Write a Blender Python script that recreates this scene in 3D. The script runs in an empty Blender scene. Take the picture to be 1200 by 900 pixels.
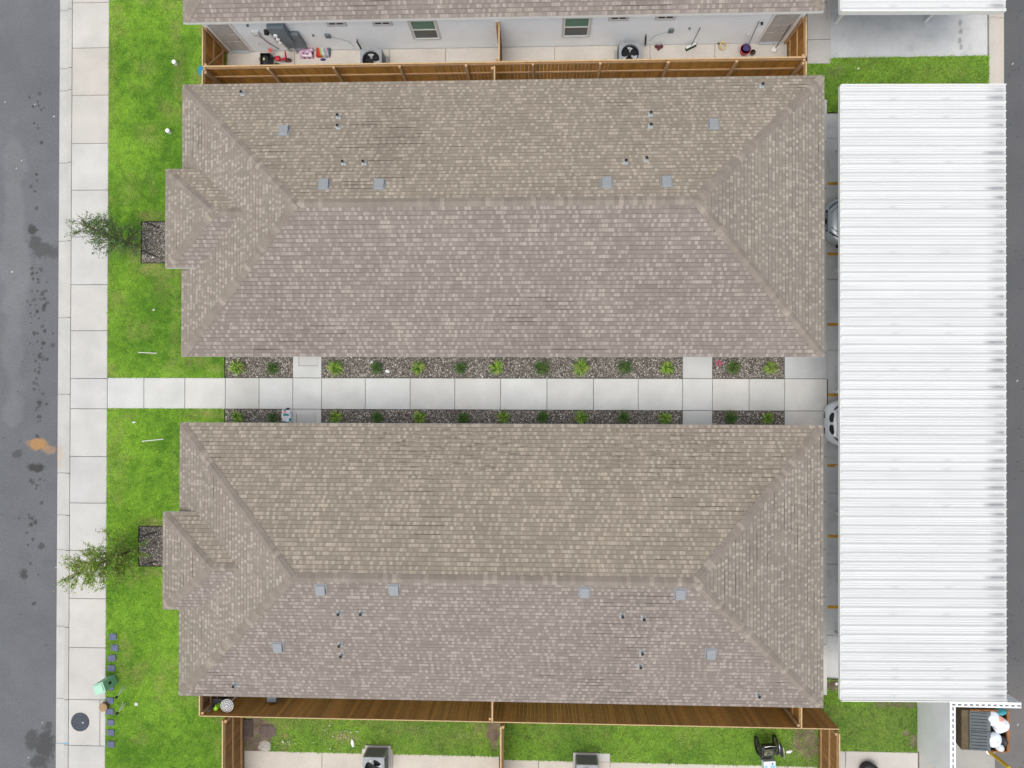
import bpy, math, random
import numpy as np
from mathutils import Vector, Matrix, Euler
random.seed(7); RNG = np.random.default_rng(11)
sc = bpy.context.scene
COL = sc.collection
# ---------------------------------------------------------------- camera
H = 27.0; F = 820.0
ANG = (0.0052646, 0.03832217, 0.00233863)
cd = bpy.data.cameras.new('camera'); cam = bpy.data.objects.new('camera', cd); COL.objects.link(cam)
cam.location = (0, 0, H); cam.rotation_euler = ANG
cd.sensor_width = 36; cd.lens = F/1200*36; cd.clip_end = 2000
sc.camera = cam
# ---------------------------------------------------------------- sky, sun, exposure
SUN_EL, SUN_AZ = 74.0, -148.0          # azimuth from +Y towards +X
w = bpy.data.worlds.new('World'); sc.world = w; w.use_nodes = True
nt = w.node_tree; nt.nodes.clear()
sky = nt.nodes.new('ShaderNodeTexSky'); sky.sky_type = 'NISHITA'; sky.sun_disc = False
sky.sun_elevation = math.radians(SUN_EL); sky.sun_rotation = math.radians(SUN_AZ)
sky.dust_density = 4; sky.air_density = 1.0; sky.ozone_density = 1.0
hs = nt.nodes.new('ShaderNodeHueSaturation'); hs.inputs['Saturation'].default_value = 0.30
bg = nt.nodes.new('ShaderNodeBackground'); bg.inputs['Strength'].default_value = 0.15
wo = nt.nodes.new('ShaderNodeOutputWorld')
nt.links.new(sky.outputs[0], hs.inputs['Color']); nt.links.new(hs.outputs[0], bg.inputs[0]); nt.links.new(bg.outputs[0], wo.inputs[0])
sd = bpy.data.lights.new('sun', 'SUN'); sd.energy = 1.0; sd.angle = math.radians(50); sd.color = (1.0, 0.95, 0.86)
so = bpy.data.objects.new('sun', sd); COL.objects.link(so)
az, el = math.radians(SUN_AZ), math.radians(SUN_EL)
tosun = Vector((math.sin(az)*math.cos(el), math.cos(az)*math.cos(el), math.sin(el)))
so.rotation_euler = tosun.to_track_quat('Z', 'Y').to_euler(); so.location = (0, 0, 60)
sc.view_settings.view_transform = 'Standard'; sc.view_settings.look = 'None'
sc.view_settings.gamma = 1; sc.view_settings.exposure = 0.42
# ---------------------------------------------------------------- survey helper: photo point -> place on the ground plan
MR = np.array(Euler(ANG, 'XYZ').to_matrix())
def ray(px, py): return MR @ np.array([px-600.0, 450.0-py, -F])
def P(px, py, z=0.0):
    d = ray(px, py); t = (H-z)/-d[2]; return (d[0]*t, d[1]*t)
def PX(px, z=0, py=450): return P(px, py, z)[0]
def PY(py, z=0, px=600): return P(px, py, z)[1]
def PW(px, py, Y):
    d = ray(px, py); t = Y/d[1]; return (d[0]*t, H+d[2]*t)
# ---------------------------------------------------------------- noise for mesh colouring
def hsh(ix, iy, s):
    n = (ix.astype(np.int64)*374761393 + iy.astype(np.int64)*668265263 + s*974711) & 0xffffffff
    n = ((n ^ (n >> 13))*1274126177) & 0xffffffff
    n = n ^ (n >> 16); return (n & 0xffff)/65535.0
def vn(x, y, s=0):
    ix = np.floor(x); iy = np.floor(y); fx = x-ix; fy = y-iy
    fx = fx*fx*(3-2*fx); fy = fy*fy*(3-2*fy)
    a = hsh(ix, iy, s); b = hsh(ix+1, iy, s); c = hsh(ix, iy+1, s); d = hsh(ix+1, iy+1, s)
    return (a*(1-fx)+b*fx)*(1-fy)+(c*(1-fx)+d*fx)*fy
def fbm(x, y, f, o=4, s=0):
    x = np.asarray(x, float)*f; y = np.asarray(y, float)*f; r = 0; a = .5
    for k in range(o): r = r+a*vn(x*2**k, y*2**k, s+k*17); a *= .5
    return r/(1-.5**o)
# ---------------------------------------------------------------- materials
def mat(name, col=None, rough=.8, noise=(0, 5), fine=(0, 60), bump=0, bscale=80, metal=0, spec=.3, coat=0):
    m = bpy.data.materials.new(name); m.use_nodes = True; t = m.node_tree; N = t.nodes; L = t.links
    b = N['Principled BSDF']; b.inputs['Roughness'].default_value = rough; b.inputs['Metallic'].default_value = metal
    b.inputs['Specular IOR Level'].default_value = spec
    if coat: b.inputs['Coat Weight'].default_value = coat
    if col is None:
        a = N.new('ShaderNodeAttribute'); a.attribute_name = 'Col'; src = a.outputs['Color']
    else:
        a = N.new('ShaderNodeRGB'); a.outputs[0].default_value = (*col, 1); src = a.outputs[0]
    g = N.new('ShaderNodeNewGeometry')
    for amt, scl in (noise, fine):
        if amt:
            n = N.new('ShaderNodeTexNoise'); n.inputs['Scale'].default_value = scl; n.inputs['Detail'].default_value = 5
            L.new(g.outputs['Position'], n.inputs['Vector'])
            r = N.new('ShaderNodeMapRange'); r.inputs['From Min'].default_value = .3; r.inputs['From Max'].default_value = .7
            r.inputs['To Min'].default_value = 1-amt; r.inputs['To Max'].default_value = 1+amt; r.clamp = False
            L.new(n.outputs['Fac'], r.inputs['Value'])
            x = N.new('ShaderNodeVectorMath'); x.operation = 'SCALE'
            L.new(src, x.inputs[0]); L.new(r.outputs[0], x.inputs['Scale']); src = x.outputs[0]
    L.new(src, b.inputs['Base Color'])
    if bump:
        n = N.new('ShaderNodeTexNoise'); n.inputs['Scale'].default_value = bscale; n.inputs['Detail'].default_value = 4
        L.new(g.outputs['Position'], n.inputs['Vector'])
        bp = N.new('ShaderNodeBump'); bp.inputs['Strength'].default_value = bump; bp.inputs['Distance'].default_value = .02
        L.new(n.outputs['Fac'], bp.inputs['Height']); L.new(bp.outputs[0], b.inputs['Normal'])
    return m
M = {}
M['asphalt'] = mat('asphalt', None, .9, (.06, .8), (.30, 32), .4, 120)
M['concrete'] = mat('concrete', None, .85, (.075, 1.1), (.07, 22), .12, 60)
M['soil'] = mat('soil', None, .95, (.3, 3), (.35, 30), .5, 60)
M['blade'] = mat('grass_blade', None, .75, spec=.15)
M['leaf'] = mat('leaf', None, .6, spec=.3)
M['pebble'] = mat('pebble', None, .8)
M['wood'] = mat('fence_wood', None, .8, (.12, 6), (.12, 50), .2, 60)
M['stucco'] = mat('white_stucco', (.86, .92, .97), .9, (.03, 1.2), (.03, 30), .25, 90)
M['block'] = mat('white_block', (.80, .82, .84), .9, (.04, 1.5), (.05, 20), .3, 40)
M['trim'] = mat('white_trim', (.74, .74, .72), .6, (.03, 3))
M['vinyl'] = mat('window_frame_vinyl', (.55, .56, .56), .5)
M['glass'] = mat('window_glass', (.035, .045, .05), .08, spec=.6)
M['screen'] = mat('green_tinted_glass', (.05, .17, .11), .15, spec=.6)
M['door'] = mat('door_paint', (.44, .42, .40), .6, (.03, 3))
M['soffit'] = mat('soffit', (.6, .6, .58), .8)
M['steel'] = mat('galvanized', (.42, .46, .50), .45, (.06, 12), metal=.3, spec=.5)
M['ventm'] = mat('vent_grey_paint', (.225, .24, .255), .5, (.06, 12))
M['lead'] = mat('lead_flashing', (.40, .44, .45), .55, (.2, 30))
M['dark'] = mat('dark_opening', (.012, .013, .016), .6)
M['black'] = mat('black_plastic', (.018, .018, .02), .45, spec=.4)
M['acgrey'] = mat('condenser_grey', (.27, .29, .31), .5, (.05, 8))
M['acdark'] = mat('condenser_coil', (.07, .075, .08), .6)
M['blade_fan'] = mat('fan_blade', (.55, .57, .58), .35)
M['cabinet'] = mat('meter_cabinet_grey', (.14, .175, .20), .5, (.05, 8))
M['white'] = mat('white_plastic', (.72, .72, .72), .5)
M['red'] = mat('red_plastic', (.45, .02, .04), .4)
M['lime'] = mat('lime_plastic', (.38, .75, .04), .5)
M['teal'] = mat('teal_plastic', (.02, .20, .30), .45)
M['ugreen'] = mat('utility_green', (.22, .46, .32), .55, (.05, 6))
M['ugreen_top'] = mat('utility_green_lid', (.33, .56, .43), .55, (.05, 6))
M['slate'] = mat('slate_paver', (.10, .12, .19), .8, (.15, 8), (.12, 50), .3, 50)
M['iron'] = mat('cast_iron', (.055, .065, .085), .7, (.2, 10), (.15, 60), .3, 60)
M['edging'] = mat('black_edging', (.02, .02, .022), .7)
M['bark'] = mat('bark', (.16, .12, .08), .9, (.2, 15))
M['yellow'] = mat('yellow_paint', (.62, .42, .03), .6, (.12, 8))
M['linepaint'] = mat('stall_line_paint', (.50, .27, .03), .8, (.25, 6), (.2, 40))
M['carwhite'] = mat('car_paint_white', (.62, .65, .68), .25, spec=.5, coat=.8)
M['carsilver'] = mat('car_paint_silver', (.42, .47, .50), .25, metal=.3, spec=.5, coat=.8)
M['carglass'] = mat('car_glass', (.02, .025, .03), .05, spec=.6)
M['tyre'] = mat('tyre_rubber', (.02, .02, .02), .85)
M['lamp'] = mat('headlamp_lens', (.35, .38, .42), .08, spec=.8)
M['chrome'] = mat('chrome', (.75, .76, .78), .18, metal=.9)
M['dumpster'] = mat('dumpster_paint', (.10, .075, .04), .7, (.2, 5))
M['rust'] = mat('rust', (.26, .11, .04), .85, (.3, 7))
M['lid'] = mat('dumpster_lid', (.10, .115, .125), .6, (.1, 6))
M['bag'] = mat('trash_bag', None, .35, (.05, 8), spec=.5)
M['cloth'] = mat('printed_cloth', None, .9)
M['terracotta'] = mat('brown_pot', (.17, .10, .05), .8, (.1, 9))
M['tan'] = mat('tan_plush', (.62, .50, .28), .9, (.1, 20))
M['gate'] = M['wood']

def shingle_mat():
    m = bpy.data.materials.new('asphalt_shingle'); m.use_nodes = True; t = m.node_tree; N = t.nodes; L = t.links
    b = N['Principled BSDF']; b.inputs['Roughness'].default_value = .92; b.inputs['Specular IOR Level'].default_value = .2
    uv = N.new('ShaderNodeUVMap'); uv.uv_map = 'UV'; sp = N.new('ShaderNodeSeparateXYZ'); L.new(uv.outputs[0], sp.inputs[0])
    def mth(op, a, b2=None, c=None):
        n = N.new('ShaderNodeMath'); n.operation = op
        for i, v in enumerate((a, b2, c)):
            if v is None: continue
            if isinstance(v, (int, float)): n.inputs[i].default_value = v
            else: L.new(v, n.inputs[i])
        return n.outputs[0]
    def wn(x, y, z=0.0):
        c = N.new('ShaderNodeCombineXYZ')
        for i, v in enumerate((x, y, z)):
            if isinstance(v, (int, float)): c.inputs[i].default_value = v
            else: L.new(v, c.inputs[i])
        n = N.new('ShaderNodeTexWhiteNoise'); n.noise_dimensions = '3D'; L.new(c.outputs[0], n.inputs['Vector']); return n.outputs['Value']
    EXP = .1435
    v = mth('DIVIDE', sp.outputs[1], EXP); row = mth('FLOOR', v); fv = mth('SUBTRACT', v, row)
    off = mth('MULTIPLY', wn(row, 3.1), 7.0)
    # warp so tabs have uneven widths
    u0 = mth('ADD', sp.outputs[0], off)
    wob = N.new('ShaderNodeTexNoise'); wob.noise_dimensions = '2D'; wob.inputs['Scale'].default_value = 3.2; wob.inputs['Detail'].default_value = 1
    cw = N.new('ShaderNodeCombineXYZ'); L.new(u0, cw.inputs[0]); L.new(mth('MULTIPLY', row, 5.3), cw.inputs[1]); L.new(cw.outputs[0], wob.inputs['Vector'])
    u = mth('DIVIDE', mth('ADD', u0, mth('MULTIPLY', wob.outputs['Fac'], .06)), .104)
    tab = mth('FLOOR', u); fu = mth('SUBTRACT', u, tab)
    par = mth('MODULO', mth('ADD', tab, 1000.0), 2.0)
    r1 = wn(tab, row, 1.7); r2 = wn(tab, row, 9.2); r3 = wn(mth('FLOOR', mth('DIVIDE', tab, 8.0)), row, 4.4)
    light = mth('MULTIPLY', mth('GREATER_THAN', mth('ADD', r1, mth('MULTIPLY', par, .55)), .66), mth('ADD', mth('MULTIPLY', r2, .95), .05))
    edge = mth('MULTIPLY', mth('MULTIPLY', mth('GREATER_THAN', fv, .06), mth('LESS_THAN', fv, .84)), mth('MULTIPLY', mth('GREATER_THAN', fu, .05), mth('LESS_THAN', fu, .93)))
    light = mth('MULTIPLY', light, edge)
    base = N.new('ShaderNodeMix'); base.data_type = 'RGBA'
    base.inputs['A'].default_value = (.222, .195, .166, 1); base.inputs['B'].default_value = (.322, .289, .248, 1)
    L.new(light, base.inputs['Factor'])
    # weathering, broad
    g = N.new('ShaderNodeNewGeometry')
    n1 = N.new('ShaderNodeTexNoise'); n1.inputs['Scale'].default_value = .45; n1.inputs['Detail'].default_value = 5; L.new(g.outputs['Position'], n1.inputs['Vector'])
    n2 = N.new('ShaderNodeTexNoise'); n2.inputs['Scale'].default_value = 30; n2.inputs['Detail'].default_value = 3; L.new(g.outputs['Position'], n2.inputs['Vector'])
    k = mth('ADD', mth('MULTIPLY', n1.outputs['Fac'], .24), .88)
    k = mth('MULTIPLY', k, mth('ADD', mth('MULTIPLY', n2.outputs['Fac'], .5), .75))
    k = mth('MULTIPLY', k, mth('ADD', mth('MULTIPLY', r3, .10), .95))
    k = mth('MULTIPLY', k, mth('ADD', mth('MULTIPLY', r2, .12), .94))
    n4 = N.new('ShaderNodeTexNoise'); n4.inputs['Scale'].default_value = .22; n4.inputs['Detail'].default_value = 2; L.new(uv.outputs[0], n4.inputs['Vector'])
    # dark line above every butt edge, print plus painted edge shade, broken and uneven
    rr = wn(mth('FLOOR', mth('DIVIDE', u0, .95)), row, 6.6)
    line = mth('MULTIPLY', mth('GREATER_THAN', fv, .83), mth('ADD', mth('ADD', mth('MULTIPLY', rr, .18), .09), mth('MULTIPLY', mth('MULTIPLY', mth('GREATER_THAN', rr, .86), mth('GREATER_THAN', n4.outputs['Fac'], .57)), .40)))
    k = mth('MULTIPLY', k, mth('SUBTRACT', 1.0, line))
    # algae / water staining in streaks that run along the courses
    mp = N.new('ShaderNodeMapping'); mp.inputs['Scale'].default_value = (.9, 4.2, 1); L.new(uv.outputs[0], mp.inputs['Vector'])
    at = N.new('ShaderNodeAttribute'); at.attribute_name = 'Col'
    n3 = N.new('ShaderNodeTexNoise'); n3.inputs['Scale'].default_value = 1.3; n3.inputs['Detail'].default_value = 6; n3.inputs['Roughness'].default_value = .65; L.new(mp.outputs[0], n3.inputs['Vector'])
    st = N.new('ShaderNodeMapRange'); st.inputs['From Min'].default_value = .30; st.inputs['From Max'].default_value = .42; st.inputs['To Min'].default_value = 0; st.inputs['To Max'].default_value = .13
    L.new(mth('MULTIPLY', n3.outputs['Fac'], n4.outputs['Fac']), st.inputs['Value'])
    k = mth('MULTIPLY', k, mth('SUBTRACT', 1.0, st.outputs[0]))
    # two patches of black algae low on the north face of the southern house
    sx = N.new('ShaderNodeSeparateXYZ'); L.new(g.outputs['Position'], sx.inputs[0]); msk = None
    for cx, cy, rx, ry in ((-3.6, -2.1, 4.6, 1.6), (4.3, -2.2, 3.6, 1.4)):
        dx = mth('DIVIDE', mth('SUBTRACT', sx.outputs[0], cx), rx); dy = mth('DIVIDE', mth('SUBTRACT', sx.outputs[1], cy), ry)
        q = mth('SUBTRACT', 1.0, mth('ADD', mth('MULTIPLY', dx, dx), mth('MULTIPLY', dy, dy))); q = mth('MAXIMUM', q, 0.0); msk = q if msk is None else mth('MAXIMUM', msk, q)
    mp5 = N.new('ShaderNodeMapping'); mp5.inputs['Scale'].default_value = (1.0, 7.0, 1); L.new(uv.outputs[0], mp5.inputs['Vector'])
    n5 = N.new('ShaderNodeTexNoise'); n5.inputs['Scale'].default_value = 1.6; n5.inputs['Detail'].default_value = 6; n5.inputs['Roughness'].default_value = .7; L.new(mp5.outputs[0], n5.inputs['Vector'])
    a5 = N.new('ShaderNodeMapRange'); a5.inputs['From Min'].default_value = .60; a5.inputs['From Max'].default_value = .67; a5.inputs['To Min'].default_value = 0; a5.inputs['To Max'].default_value = .36
    L.new(mth('ADD', n5.outputs['Fac'], mth('MULTIPLY', mth('MINIMUM', msk, .8), .085)), a5.inputs['Value'])
    k = mth('MULTIPLY', k, mth('SUBTRACT', 1.0, mth('MULTIPLY', a5.outputs[0], mth('MINIMUM', mth('MULTIPLY', msk, 2.5), 1.0))))
    x = N.new('ShaderNodeVectorMath'); x.operation = 'SCALE'; L.new(base.outputs['Result'], x.inputs[0]); L.new(k, x.inputs['Scale'])
    y = N.new('ShaderNodeVectorMath'); y.operation = 'MULTIPLY'; L.new(x.outputs[0], y.inputs[0]); L.new(at.outputs['Color'], y.inputs[1])
    L.new(y.outputs[0], b.inputs['Base Color'])
    bp = N.new('ShaderNodeBump'); bp.inputs['Strength'].default_value = .9; bp.inputs['Distance'].default_value = .012
    hgt = mth('ADD', mth('SUBTRACT', 1.0, fv), mth('MULTIPLY', mth('GREATER_THAN', r1, .5), .4))
    L.new(hgt, bp.inputs['Height']); L.new(bp.outputs[0], b.inputs['Normal'])
    return m
M['shingle'] = shingle_mat()
M['cap'] = mat('shingle_cap', None, .92, (.08, 2), (.14, 35), .3, 60)

def metal_roof_mat():
    m = mat('white_ribbed_metal', (.585, .595, .60), .55, (.012, .7), spec=.3); t = m.node_tree; N = t.nodes; L = t.links
    b = N['Principled BSDF']; src = b.inputs['Base Color'].links[0].from_socket
    a = N.new('ShaderNodeAttribute'); a.attribute_name = 'Col'
    y = N.new('ShaderNodeVectorMath'); y.operation = 'MULTIPLY'; L.new(src, y.inputs[0]); L.new(a.outputs['Color'], y.inputs[1])
    L.new(y.outputs[0], b.inputs['Base Color']); return m
M['metalroof'] = metal_roof_mat()

# ---------------------------------------------------------------- mesh builder
class MB:
    def __init__(s): s.v = []; s.f = []; s.c = []; s.uv = []; s.mi = []
    def add(s, vs, fs, col=(1, 1, 1), uvs=None, mi=0):
        o = len(s.v); s.v += [tuple(map(float, q)) for q in vs]
        for i, f in enumerate(fs):
            s.f.append(tuple(o+k for k in f)); s.c.append(col); s.mi.append(mi)
            s.uv.append([(uvs[k] if uvs else (0, 0)) for k in f])
        return s
    def quad(s, *q, col=(1, 1, 1), uvs=None, mi=0): return s.add(q, [tuple(range(len(q)))], col, uvs, mi)
    def box(s, x0, x1, y0, y1, z0, z1, col=(1, 1, 1), mat4=None, mi=0):
        vs = [Vector((x, y, z)) for z in (z0, z1) for y in (y0, y1) for x in (x0, x1)]
        if mat4 is not None: vs = [mat4 @ q for q in vs]
        return s.add(vs, [(0, 2, 3, 1), (4, 5, 7, 6), (0, 1, 5, 4), (2, 6, 7, 3), (0, 4, 6, 2), (1, 3, 7, 5)], col, mi=mi)
    def tube(s, pts, r, n=8, col=(1, 1, 1), mi=0, cap=True):
        pts = [Vector(q) for q in pts]; rs = r if isinstance(r, (list, tuple)) else [r]*len(pts)
        o = []; 
        for i, q in enumerate(pts):
            d = (pts[min(i+1, len(pts)-1)]-pts[max(i-1, 0)]).normalized()
            a = d.orthogonal().normalized(); 
            if abs(d.z) < .9: a = d.cross(Vector((0, 0, 1))).normalized()
            else: a = Vector((1, 0, 0)); a = (a-d*a.dot(d)).normalized()
            bb = d.cross(a)
            for k in range(n):
                t = 2*math.pi*k/n; o.append(q+(a*math.cos(t)+bb*math.sin(t))*rs[i])
        fs = [(i*n+k, i*n+(k+1) % n, (i+1)*n+(k+1) % n, (i+1)*n+k) for i in range(len(pts)-1) for k in range(n)]
        if cap: fs += [tuple(range(n-1, -1, -1)), tuple((len(pts)-1)*n+k for k in range(n))]
        return s.add(o, fs, col, mi=mi)
    def cyl(s, x, y, z0, z1, r, n=20, r2=None, col=(1, 1, 1), mi=0): return s.tube([(x, y, z0), (x, y, z1)], [r, r if r2 is None else r2], n, col, mi)
    def lathe(s, x, y, prof, n=24, col=(1, 1, 1), mi=0):
        return s.tube([(x, y, z) for r, z in prof], [r for r, z in prof], n, col, mi)
    def blob(s, x, y, z, rx, ry, rz, col=(1, 1, 1), n=10, m=6, jit=0., rot=0., seed=0, mi=0):
        rr = random.Random(seed); vs = []; fs = []
        for j in range(m+1):
            ph = math.pi*j/m
            for i in range(n):
                t = 2*math.pi*i/n; k = 1+rr.uniform(-jit, jit)
                a = rx*math.sin(ph)*math.cos(t)*k; b = ry*math.sin(ph)*math.sin(t)*k
                vs.append((x+a*math.cos(rot)-b*math.sin(rot), y+a*math.sin(rot)+b*math.cos(rot), z+rz*math.cos(ph)*k))
        for j in range(m):
            for i in range(n): fs.append((j*n+i, (j+1)*n+i, (j+1)*n+(i+1) % n, j*n+(i+1) % n))
        return s.add(vs, fs, col, mi=mi)
    def build(s, name, m, parent=None, smooth=False, bevel=0):
        me = bpy.data.meshes.new(name); me.from_pydata(s.v, [], s.f); ms = m if isinstance(m, (list, tuple)) else [m]
        for q in ms: me.materials.append(q)
        lt = [len(f) for f in s.f]
        ca = me.color_attributes.new('Col', 'FLOAT_COLOR', 'CORNER')
        arr = np.repeat(np.array([(c[0], c[1], c[2], 1) for c in s.c], np.float32), lt, axis=0); ca.data.foreach_set('color', arr.ravel())
        ul = me.uv_layers.new(name='UV'); ul.data.foreach_set('uv', np.array([q for f in s.uv for q in f], np.float32).ravel())
        me.polygons.foreach_set('material_index', np.array(s.mi, np.int32))
        if smooth: me.polygons.foreach_set('use_smooth', np.ones(len(s.f), bool))
        me.update(); o = bpy.data.objects.new(name, me); COL.objects.link(o)
        if parent:
            o.parent = parent
            if parent.type == 'EMPTY':
                lm = Matrix.Translation(-Vector(parent.location)) if parent.get('_world') else None
                if lm: me.transform(lm)
            elif parent.parent and parent.parent.get('_world'): me.transform(Matrix.Translation(-Vector(parent.parent.location)))
        if bevel:
            bm = o.modifiers.new('bevel', 'BEVEL'); bm.width = bevel; bm.segments = 2; bm.limit_method = 'ANGLE'
        return o
def tag(o, label, cat, group=None):
    o['label'] = label; o['category'] = cat
    if group: o['group'] = group
    return o
def thing(name, label, cat, loc=(0, 0, 0), group=None, world=True):
    """Empty at the base; with world=True the parts are written in world coordinates"""
    o = bpy.data.objects.new(name, None); COL.objects.link(o); o.location = loc; o.empty_display_size = .3
    if world: o['_world'] = 1
    return tag(o, label, cat, group)
def struct(o, stuff=False): o['kind'] = 'stuff' if stuff else 'structure'; return o
def copy_thing(r, loc, label, rotz=None):
    c = r.copy(); COL.objects.link(c); c.location = loc; c['label'] = label
    if rotz is not None: c.rotation_euler.z = rotz
    for ch in list(r.children):
        a = ch.copy(); COL.objects.link(a); a.parent = c
        for g in list(ch.children):
            d = g.copy(); COL.objects.link(d); d.parent = a
    return c
def grid(name, xs, ys, z, colf, m, zf=None):
    X, Y = np.meshgrid(xs, ys); nx, ny = len(xs), len(ys); Z = np.full_like(X, z) if zf is None else zf(X, Y)
    co = np.stack([X, Y, Z], -1).reshape(-1, 3).astype(np.float32); c = colf(X.ravel(), Y.ravel())
    i = (np.arange(ny-1)[:, None]*nx+np.arange(nx-1)[None]).ravel()
    q = np.stack([i, i+1, i+nx+1, i+nx], 1).astype(np.int32)
    return rawmesh(name, co, q, c, m)
def rawmesh(name, co, faces, c, m):
    me = bpy.data.meshes.new(name); k = faces.shape[1]
    me.vertices.add(len(co)); me.vertices.foreach_set('co', co.ravel())
    me.loops.add(faces.size); me.loops.foreach_set('vertex_index', faces.ravel().astype(np.int32))
    me.polygons.add(len(faces)); me.polygons.foreach_set('loop_start', (np.arange(len(faces))*k).astype(np.int32))
    me.update(calc_edges=True); ca = me.color_attributes.new('Col', 'FLOAT_COLOR', 'POINT')
    ca.data.foreach_set('color', np.concatenate([c, np.ones((len(c), 1))], 1).astype(np.float32).ravel())
    me.materials.append(m); me.validate(); o = bpy.data.objects.new(name, me); COL.objects.link(o); return o
def lerp(a, b, t): t = np.clip(t, 0, 1)[:, None]; return a*(1-t)+np.asarray(b)*t
def spot(x, y, cx, cy, rx, ry, s=0, amp=.55, f=6):
    d = np.sqrt(((x-cx)/rx)**2+((y-cy)/ry)**2)+(fbm(x, y, f, 3, s)-.5)*amp*2
    return np.clip((1.08-d)*2.6, 0, 1)

# ================================================================ GROUND SETTING
ZR = -.12                                                  # roadway level, kerb tops are at 0
XG0, XG1, XS0, XS1 = -19.11, -18.72, -18.53, -17.03       # gutter, kerb, sidewalk
gb = MB(); gb.quad((-400, -400, -.35), (400, -400, -.35), (400, 400, -.35), (-400, 400, -.35), col=(.10, .13, .05))
struct(gb.build('ground', M['soil']))
def streetcol(x, y):
    n = fbm(x, y, .25, 4, 3); f = fbm(x, y, 1.7, 4, 9)
    c = np.stack([.122+.03*(n-.5), .128+.03*(n-.5), .139+.03*(n-.5)], 1)*(1+.10*(f-.5)[:, None])
    m = np.zeros_like(x)
    rr = random.Random(5)
    def at(px, py, r, ry=None, d=.75):
        nonlocal m
        cx, cy = P(px, py, ZR); r /= 30; ry = (ry/30 if ry else r)
        near = (abs(x-cx) < 2*r+.1) & (abs(y-cy) < 2*ry+.1)
        if near.any():
            s = np.zeros_like(x); s[near] = spot(x[near], y[near], cx, cy, r, ry, rr.randint(0, 99), .5, 9); m = np.maximum(m, s*d)
    for px, py, r, ry, d in [(38, 269, 6, 6, .75), (41, 284, 9, 9, .55), (50, 293, 15, 10, .5), (62, 296, 8, 8, .42), (43, 548, 12, 5.5, .8), (20, 532, 7, 5, .45),
                         (28, 673, 5, 7, .7), (49, 640, 4, 4, .6), (36, 660, 2, 2, .6), (38, 868, 10, 14, .55), (54, 872, 12, 20, .62), (46, 893, 12, 10, .6), (57, 850, 6, 5, .5), (62, 405, 3, 3, .5), (51, 420, 3, 4, .35)]: at(px, py, r, ry, d)
    for y0, y1, k, sx in [(110, 165, 9, 5), (165, 250, 6, 3), (312, 365, 26, 6), (352, 430, 34, 6), (430, 470, 14, 5), (470, 520, 16, 3), (560, 625, 14, 5), (600, 720, 9, 4)]:
        for i in range(k): at(rr.gauss(41+(4 if y0 > 300 else 0)-(6 if y0 > 590 else 0), sx), rr.uniform(y0, y1), rr.uniform(.9, 2.7), None, rr.uniform(.45, .85))
    for i in range(26): at(rr.uniform(2, 64), rr.uniform(0, 890), rr.uniform(.5, 1.4), None, .6)
    c = lerp(c, (.032, .030, .028), m)
    cx, cy = P(49, 521, ZR); a = spot(x, y, cx-.15, cy+.04, .42, .22, 4, .5, 4); c = lerp(c, (.34, .19, .07), a*.85)
    cx, cy = P(58, 527, ZR); a = spot(x, y, cx, cy, .30, .2, 4, .6, 4); c = lerp(c, (.32, .21, .12), a*.6)
    # worn pale patches, wheel tracks
    a = spot(x, y, -20.9, 4.5, .5, 6, 2, .9, .8)*.16; c = lerp(c, (.27, .275, .285), a)
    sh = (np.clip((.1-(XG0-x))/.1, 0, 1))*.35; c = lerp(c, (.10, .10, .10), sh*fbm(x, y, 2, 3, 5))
    sp = hsh(np.floor(x/.04), np.floor(y/.04), 77) > .9998
    c[sp] = (.6, .6, .6); return c
xs = np.concatenate([[-60, -40, -28], np.arange(-23, XG0, .035), [XG0]]); ys = np.concatenate([[-300, -60, -25], np.arange(-16.6, 17, .035), [25, 60, 300]])
struct(grid('street', xs, ys, ZR, streetcol, M['asphalt']))
XA = 17.57
def alleycol(x, y):
    n = fbm(x, y, .5, 4, 31); c = np.stack([.098+.02*(n-.5), .10+.02*(n-.5), .107+.02*(n-.5)], 1)
    b = np.clip((-10.2-y)/1.5, 0, 1)*.6; c = lerp(c, (.17, .158, .148), b)
    sp = hsh(np.floor(x/.05), np.floor(y/.05), 7) > .997; c[sp] *= .5
    sp = hsh(np.floor(x/.04), np.floor(y/.04), 8) > .9996; c[sp] = (.5, .5, .48); return c
struct(grid('alley', np.concatenate([np.arange(14.2, 21, .05), [30, 50]]), np.concatenate([[-300, -50], np.arange(-16.6, 17, .05), [50, 300]]), ZR-.004, alleycol, M['asphalt']))
JR = random.Random(3)
CC = (.445, .440, .425)
def slabcol(base=CC, j=.05, warm=0.0):
    k = 1+JR.uniform(-j, j); w_ = warm+JR.uniform(-.012, .012); return (base[0]*k*(1+w_), base[1]*k, base[2]*k*(1-w_))
def slab(mb, x0, x1, y0, y1, z, col, g=.008, t=.1):
    e = .012   # tooled edge
    x0, x1 = min(x0, x1)+g, max(x0, x1)-g; y0, y1 = min(y0, y1)+g, max(y0, y1)-g
    mb.box(x0, x1, y0, y1, z-t, z-e, col)
    vs = [(x0, y0, z-e), (x1, y0, z-e), (x1, y1, z-e), (x0, y1, z-e), (x0+e, y0+e, z), (x1-e, y0+e, z), (x1-e, y1-e, z), (x0+e, y1-e, z)]
    mb.add(vs, [(4, 5, 6, 7), (0, 1, 5, 4), (1, 2, 6, 5), (2, 3, 7, 6), (3, 0, 4, 7)], col)
# joint bed under all slabs
jb = MB(); 
for r in [(XG0, XS1, -60, 60), (XS1, 11, -.87, .36)]: jb.quad((r[0], r[2], -.13 if r[0] == XG0 else -.09), (r[1], r[2], -.13 if r[0] == XG0 else -.09), (r[1], r[3], -.13 if r[0] == XG0 else -.09), (r[0], r[3], -.13 if r[0] == XG0 else -.09), col=(.06, .055, .045))
struct(jb.build('joint_bed', M['soil']))
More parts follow.
